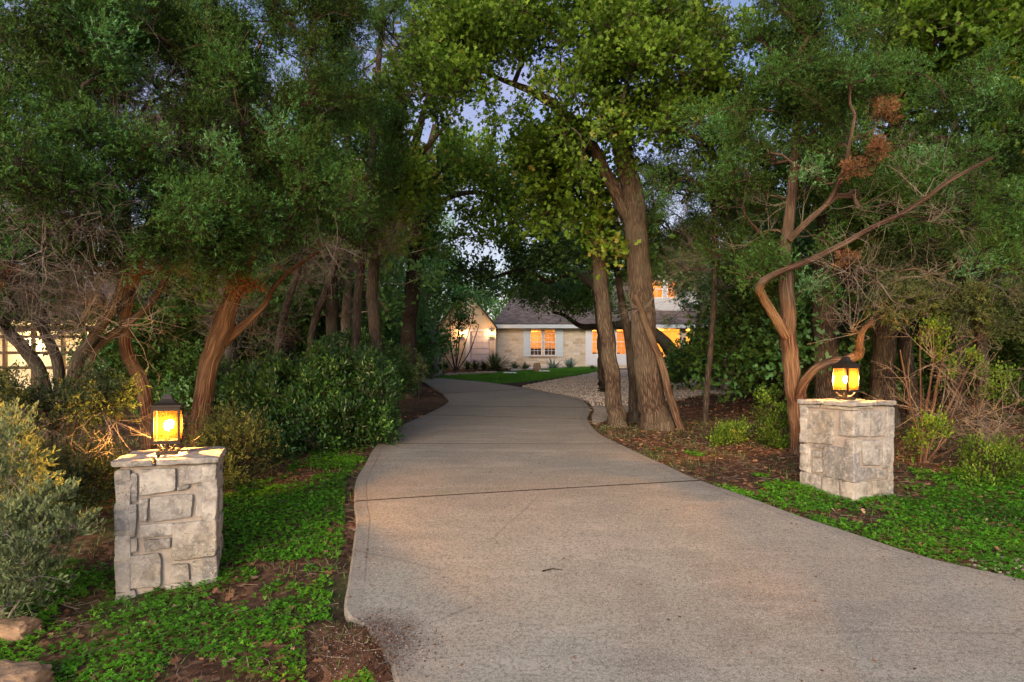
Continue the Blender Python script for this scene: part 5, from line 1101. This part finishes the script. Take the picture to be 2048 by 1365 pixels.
for k in range(34):
    f = k / 33; px = 866 + f * 124 + rng.uniform(-2, 2); py = 757.5 - 8.2 * f ** .8 - rng.uniform(0, 1.2); p = Gp(px, py) + [0, 0, .05]
    if k < 3: o = rock('border_rock', 'small pale rock in the row edging the bed behind the lawn', p, .17, .14, .12, 'limerock', 20 + k, 'rocks edging the planting bed', rng.uniform(0, 3)); bl.append(o)
    else:
        o = bl[k % 3].copy(); col.objects.link(o); o.location = [float(c) for c in p]; o.rotation_euler.z = rng.uniform(0, 6); s_ = rng.uniform(.6, 1.2); o.scale = (s_, s_, s_)
# stick and small stones by the drive
mbj = MB(); jx = []
for (px, py) in ((878, 995), (968, 987), (1000, 984), (1015, 983), (1180, 972), (905, 992)):
    q = Gp(px, py); q[2] = float(G0(q[1])) + .03; jx.append(q + rng.normal(size=(22, 3)) * [.05, .006, 0])
jx = np.concatenate(jx); place(mbj, BLV, BLF, jx, rand_dirs(len(jx), 1.2), rng.uniform(.015, .04, len(jx)), rng.uniform(.2, .9, len(jx)))
tag(mbj.build('joint_grass', M['grassb']), 'tiny grass tufts sprouting from the near driveway joint', 'grass', kind='stuff')
m = MB(); a = Gp(1085, 1155); b = Gp(1125, 1152); c = Gp(1105, 1150)
for q in (a, b, c): q[2] = float(G0(q[1])) + .045
tubes(m, [[a, c, b]], [[.006, .004, .002]], 6); o = m.build('stick', M['bark_dark'], None, True, a); o.location = a; tag(o, 'short dark stick lying in the middle of the concrete driveway', 'stick')
# ---- woodland templates and copies
def template(kind, H, R_, seed, nC, bark, crown0=.35, name='oak_tree'):
    tr = [np.array([[0, 0, -.3, .2 * H / 8], [0, 0, 0, .17 * H / 8], [rng.uniform(-.2, .2), rng.uniform(-.2, .2), H * .3, .13 * H / 8], [rng.uniform(-.5, .5), rng.uniform(-.5, .5), H * .6, .09 * H / 8], [rng.uniform(-.5, .5), rng.uniform(-.5, .5), H * .92, .03]])]
    cs = []
    while len(cs) < nC:
        z = rng.uniform(crown0, 1.02); rr = R_ * (math.sqrt(max(0, 1 - ((z - .62) / .45) ** 2)) if 'juniper' not in kind else (1.15 - z) * 1.15) * math.sqrt(rng.uniform(.05, 1)); a = rng.uniform(0, 6.28)
        cs.append((rr * math.cos(a), rr * math.sin(a), z * H))
    return grow_tree(name, 'x', 'tree', kind, tr, cs, bark=bark, k=8, rough=.1, world=True, tip=.012)
def dup(root, loc, rz, s, label, group):
    r = root.copy(); col.objects.link(r); r.location = [float(v) for v in loc]; r.rotation_euler = (0, 0, rz); r.scale = (s, s, s); r['label'] = label; r['group'] = group
    for ch in root.children: c = ch.copy(); col.objects.link(c); c.parent = r
    return r
T = [template('oak_mid', 9, 2.8, 1, 46, 'bark_dark'), template('live', 8, 3.0, 2, 46, 'bark_dark'), template('green', 8.5, 3.0, 3, 40, 'bark_grey', .25),
     template('juniper_far', 7, 2.0, 4, 46, 'bark_dark', .2, 'juniper_tree'), template('juniper_far', 9, 2.2, 5, 56, 'bark_dark', .28, 'juniper_tree')]
used = set()
ZONES = [ # px range, Y range, n, label, type weights
 (420, 480, 12.5, 17, 2, 'woodland tree in the dim wood behind the left junipers', (0, 1, 3, 4)),
 (-300, 440, 22.5, 34, 14, 'woodland tree beyond the cream outbuilding', (0, 1, 2, 3, 4)),
 (430, 790, 17, 24, 9, 'woodland tree in the green wood behind the laurel thicket', (2, 2, 0, 3)),
 (420, 840, 25, 36, 13, 'woodland tree deep beyond the laurel thicket, left of the garage', (2, 2, 1, 0)),
 (1380, 1640, 21, 33, 9, 'woodland tree deep in the wood right of the porch', (1, 2, 3, 4)),
 (1640, 2080, 13, 20, 10, 'woodland tree in the wood behind the right pillar', (0, 1, 3, 4)),
 (1620, 2300, 21, 34, 15, 'woodland tree deep in the wood beyond the right pillar', (0, 1, 2, 3, 4)),
 (2100, 2600, 7, 14, 5, 'woodland tree past the right edge of the clearing', (0, 3, 4)),
 (-700, -200, 7, 16, 6, 'woodland tree past the left edge of the clearing', (0, 3, 4)),
 (780, 1560, 49, 56, 12, 'woodland tree standing behind the house', (0, 1, 2))]
placed = []
for (a, b, y0, y1, n, lb, kinds) in ZONES:
    k = 0; tr = 0
    while k < n and tr < 400:
        tr += 1; px = rng.uniform(a, b); Y = rng.uniform(y0, y1); x = (px - CX) / F * Y; X = np.array([x]); YY = np.array([Y])
        if any(math.hypot(x - q[0], Y - q[1]) < (2.2 if Y < 25 else 2.8) for q in placed): continue
        if polydist(X, YY, driveT[::3])[0] < 1.5 or inpoly(X, YY, driveT)[0] or inpoly(X, YY, GRAV)[0] or inpoly(X, YY, LAWN)[0]: continue
        if x < -12.4 and -23 < x and 18 < Y < 25.5: continue
        if -280 < px < 300 and Y < 22: continue
        if -6.5 < x < 17.5 and 35.5 < Y < 50: continue
        t = kinds[rng.integers(0, len(kinds))]; s_ = rng.uniform(.85, 1.2)
        if a == 780: s_ = rng.uniform(.8, 1.0)
        if t not in used: used.add(t); r = T[t]; r.location = (x, Y, float(tz(x, Y)) - .05); r.rotation_euler.z = rng.uniform(0, 6); r['label'] = lb; r['group'] = lb.replace('tree', 'trees', 1)
        else: dup(T[t], (x, Y, float(tz(x, Y)) - .05), rng.uniform(0, 6), s_, lb, lb.replace('tree', 'trees', 1))
        placed.append((x, Y)); k += 1
for i, t in enumerate(T):
    if i not in used: t.location = (-30, 40, float(tz(-30, 40))); t['label'] = 'woodland tree beyond the cream outbuilding'; t['group'] = 'woodland trees beyond the cream outbuilding'
# understory bushes filling the deep wood floor (copies of one thicket)
def bush_template(kind, seed):
    tr = [np.array([[rng.uniform(-.2, .2), rng.uniform(-.2, .2), -.1, .03], [rng.uniform(-.4, .4), rng.uniform(-.4, .4), .6, .02], [rng.uniform(-.7, .7), rng.uniform(-.5, .5), 1.3, .01]]) for _ in range(4)]
    cs = [(rng.normal(0, .75), rng.normal(0, .6), rng.uniform(.15, 1.7)) for _ in range(26)]
    return grow_tree('understory_bush', 'x', 'shrub', kind, tr, cs, k=6, rough=0, world=True, tip=.005, bark='bark_dark')
B = [bush_template('green', 1), bush_template('live', 2), bush_template('juniper_far', 3)]
bz = [(420, 860, 21, 30, 18, 'leafy understory bush in the green wood behind the laurel thicket'), (350, 440, 11, 17, 5, 'leafy understory bush in the dim wood behind the left junipers'), (1500, 2200, 13, 24, 22, 'leafy understory bush in the wood behind the right pillar'), (1450, 1600, 22, 32, 7, 'leafy understory bush near the porch at the wood edge'), (300, 860, 31, 38, 14, 'leafy understory bush far back, left of the garage')]
first = [True] * 3
for (a, b, y0, y1, n, lb) in bz:
    k = 0
    while k < n:
        px = rng.uniform(a, b); Y = rng.uniform(y0, y1); x = (px - CX) / F * Y; X = np.array([x]); YY = np.array([Y])
        if polydist(X, YY, driveT[::3])[0] < 1.6 or inpoly(X, YY, driveT)[0] or inpoly(X, YY, GRAV)[0] or inpoly(X, YY, LAWN)[0]: k += .2; continue
        if -280 < px < 300 and Y < 22: k += .1; continue
        if (x < -12.2 and -23 < x and 18 < Y < 25.5) or (-6.5 < x < 17.5 and 35.5 < Y < 50): k += .2; continue
        i = int(rng.integers(0, 3)) if Y > 18 else 2; s_ = rng.uniform(.7, 1.5) * (1.4 if Y > 28 else 1)
        if first[i]: first[i] = False; r = B[i]; r.location = (x, Y, float(tz(x, Y))); r['label'] = lb; r['group'] = lb.replace('bush', 'bushes', 1)
        else: dup(B[i], (x, Y, float(tz(x, Y))), rng.uniform(0, 6), s_, lb, lb.replace('bush', 'bushes', 1))
        k += 1
# far-off wood as one mass
mb = MB(); n = 2600; x = rng.uniform(-75, 75, n); y = rng.uniform(58, 82, n); k2 = rng.uniform(size=n) < .5
sd_ = rng.uniform(24, 60, n); x = np.where(k2, np.where(rng.uniform(size=n) < .5, -1, 1) * rng.uniform(32, 60, n), x); y = np.where(k2, rng.uniform(8, 60, n), y)
hmax = 9.5; z = tz(x, y) + rng.uniform(.2, 1, n) ** .8 * hmax * (.75 + .5 * n2(x, y, .15, 3))
cc = np.repeat(np.column_stack([x, y, z]), 34, 0); cc = cc + rng.normal(size=cc.shape) * [.85, .85, .6]
place(mb, RHV, RHF, cc, rand_dirs(len(cc)), rng.uniform(.3, .55, len(cc)), np.clip(np.repeat(rng.normal(.4, .18, n), 34) + rng.normal(0, .12, len(cc)), 0, 1))
tag(mb.build('distant_woods', M['oak_d']), 'far off wood closing the view behind house and trees', 'woods', kind='stuff')
print('POLYS', sum(len(m.polygons) for m in bpy.data.meshes), 'OBJS', len(bpy.data.objects))
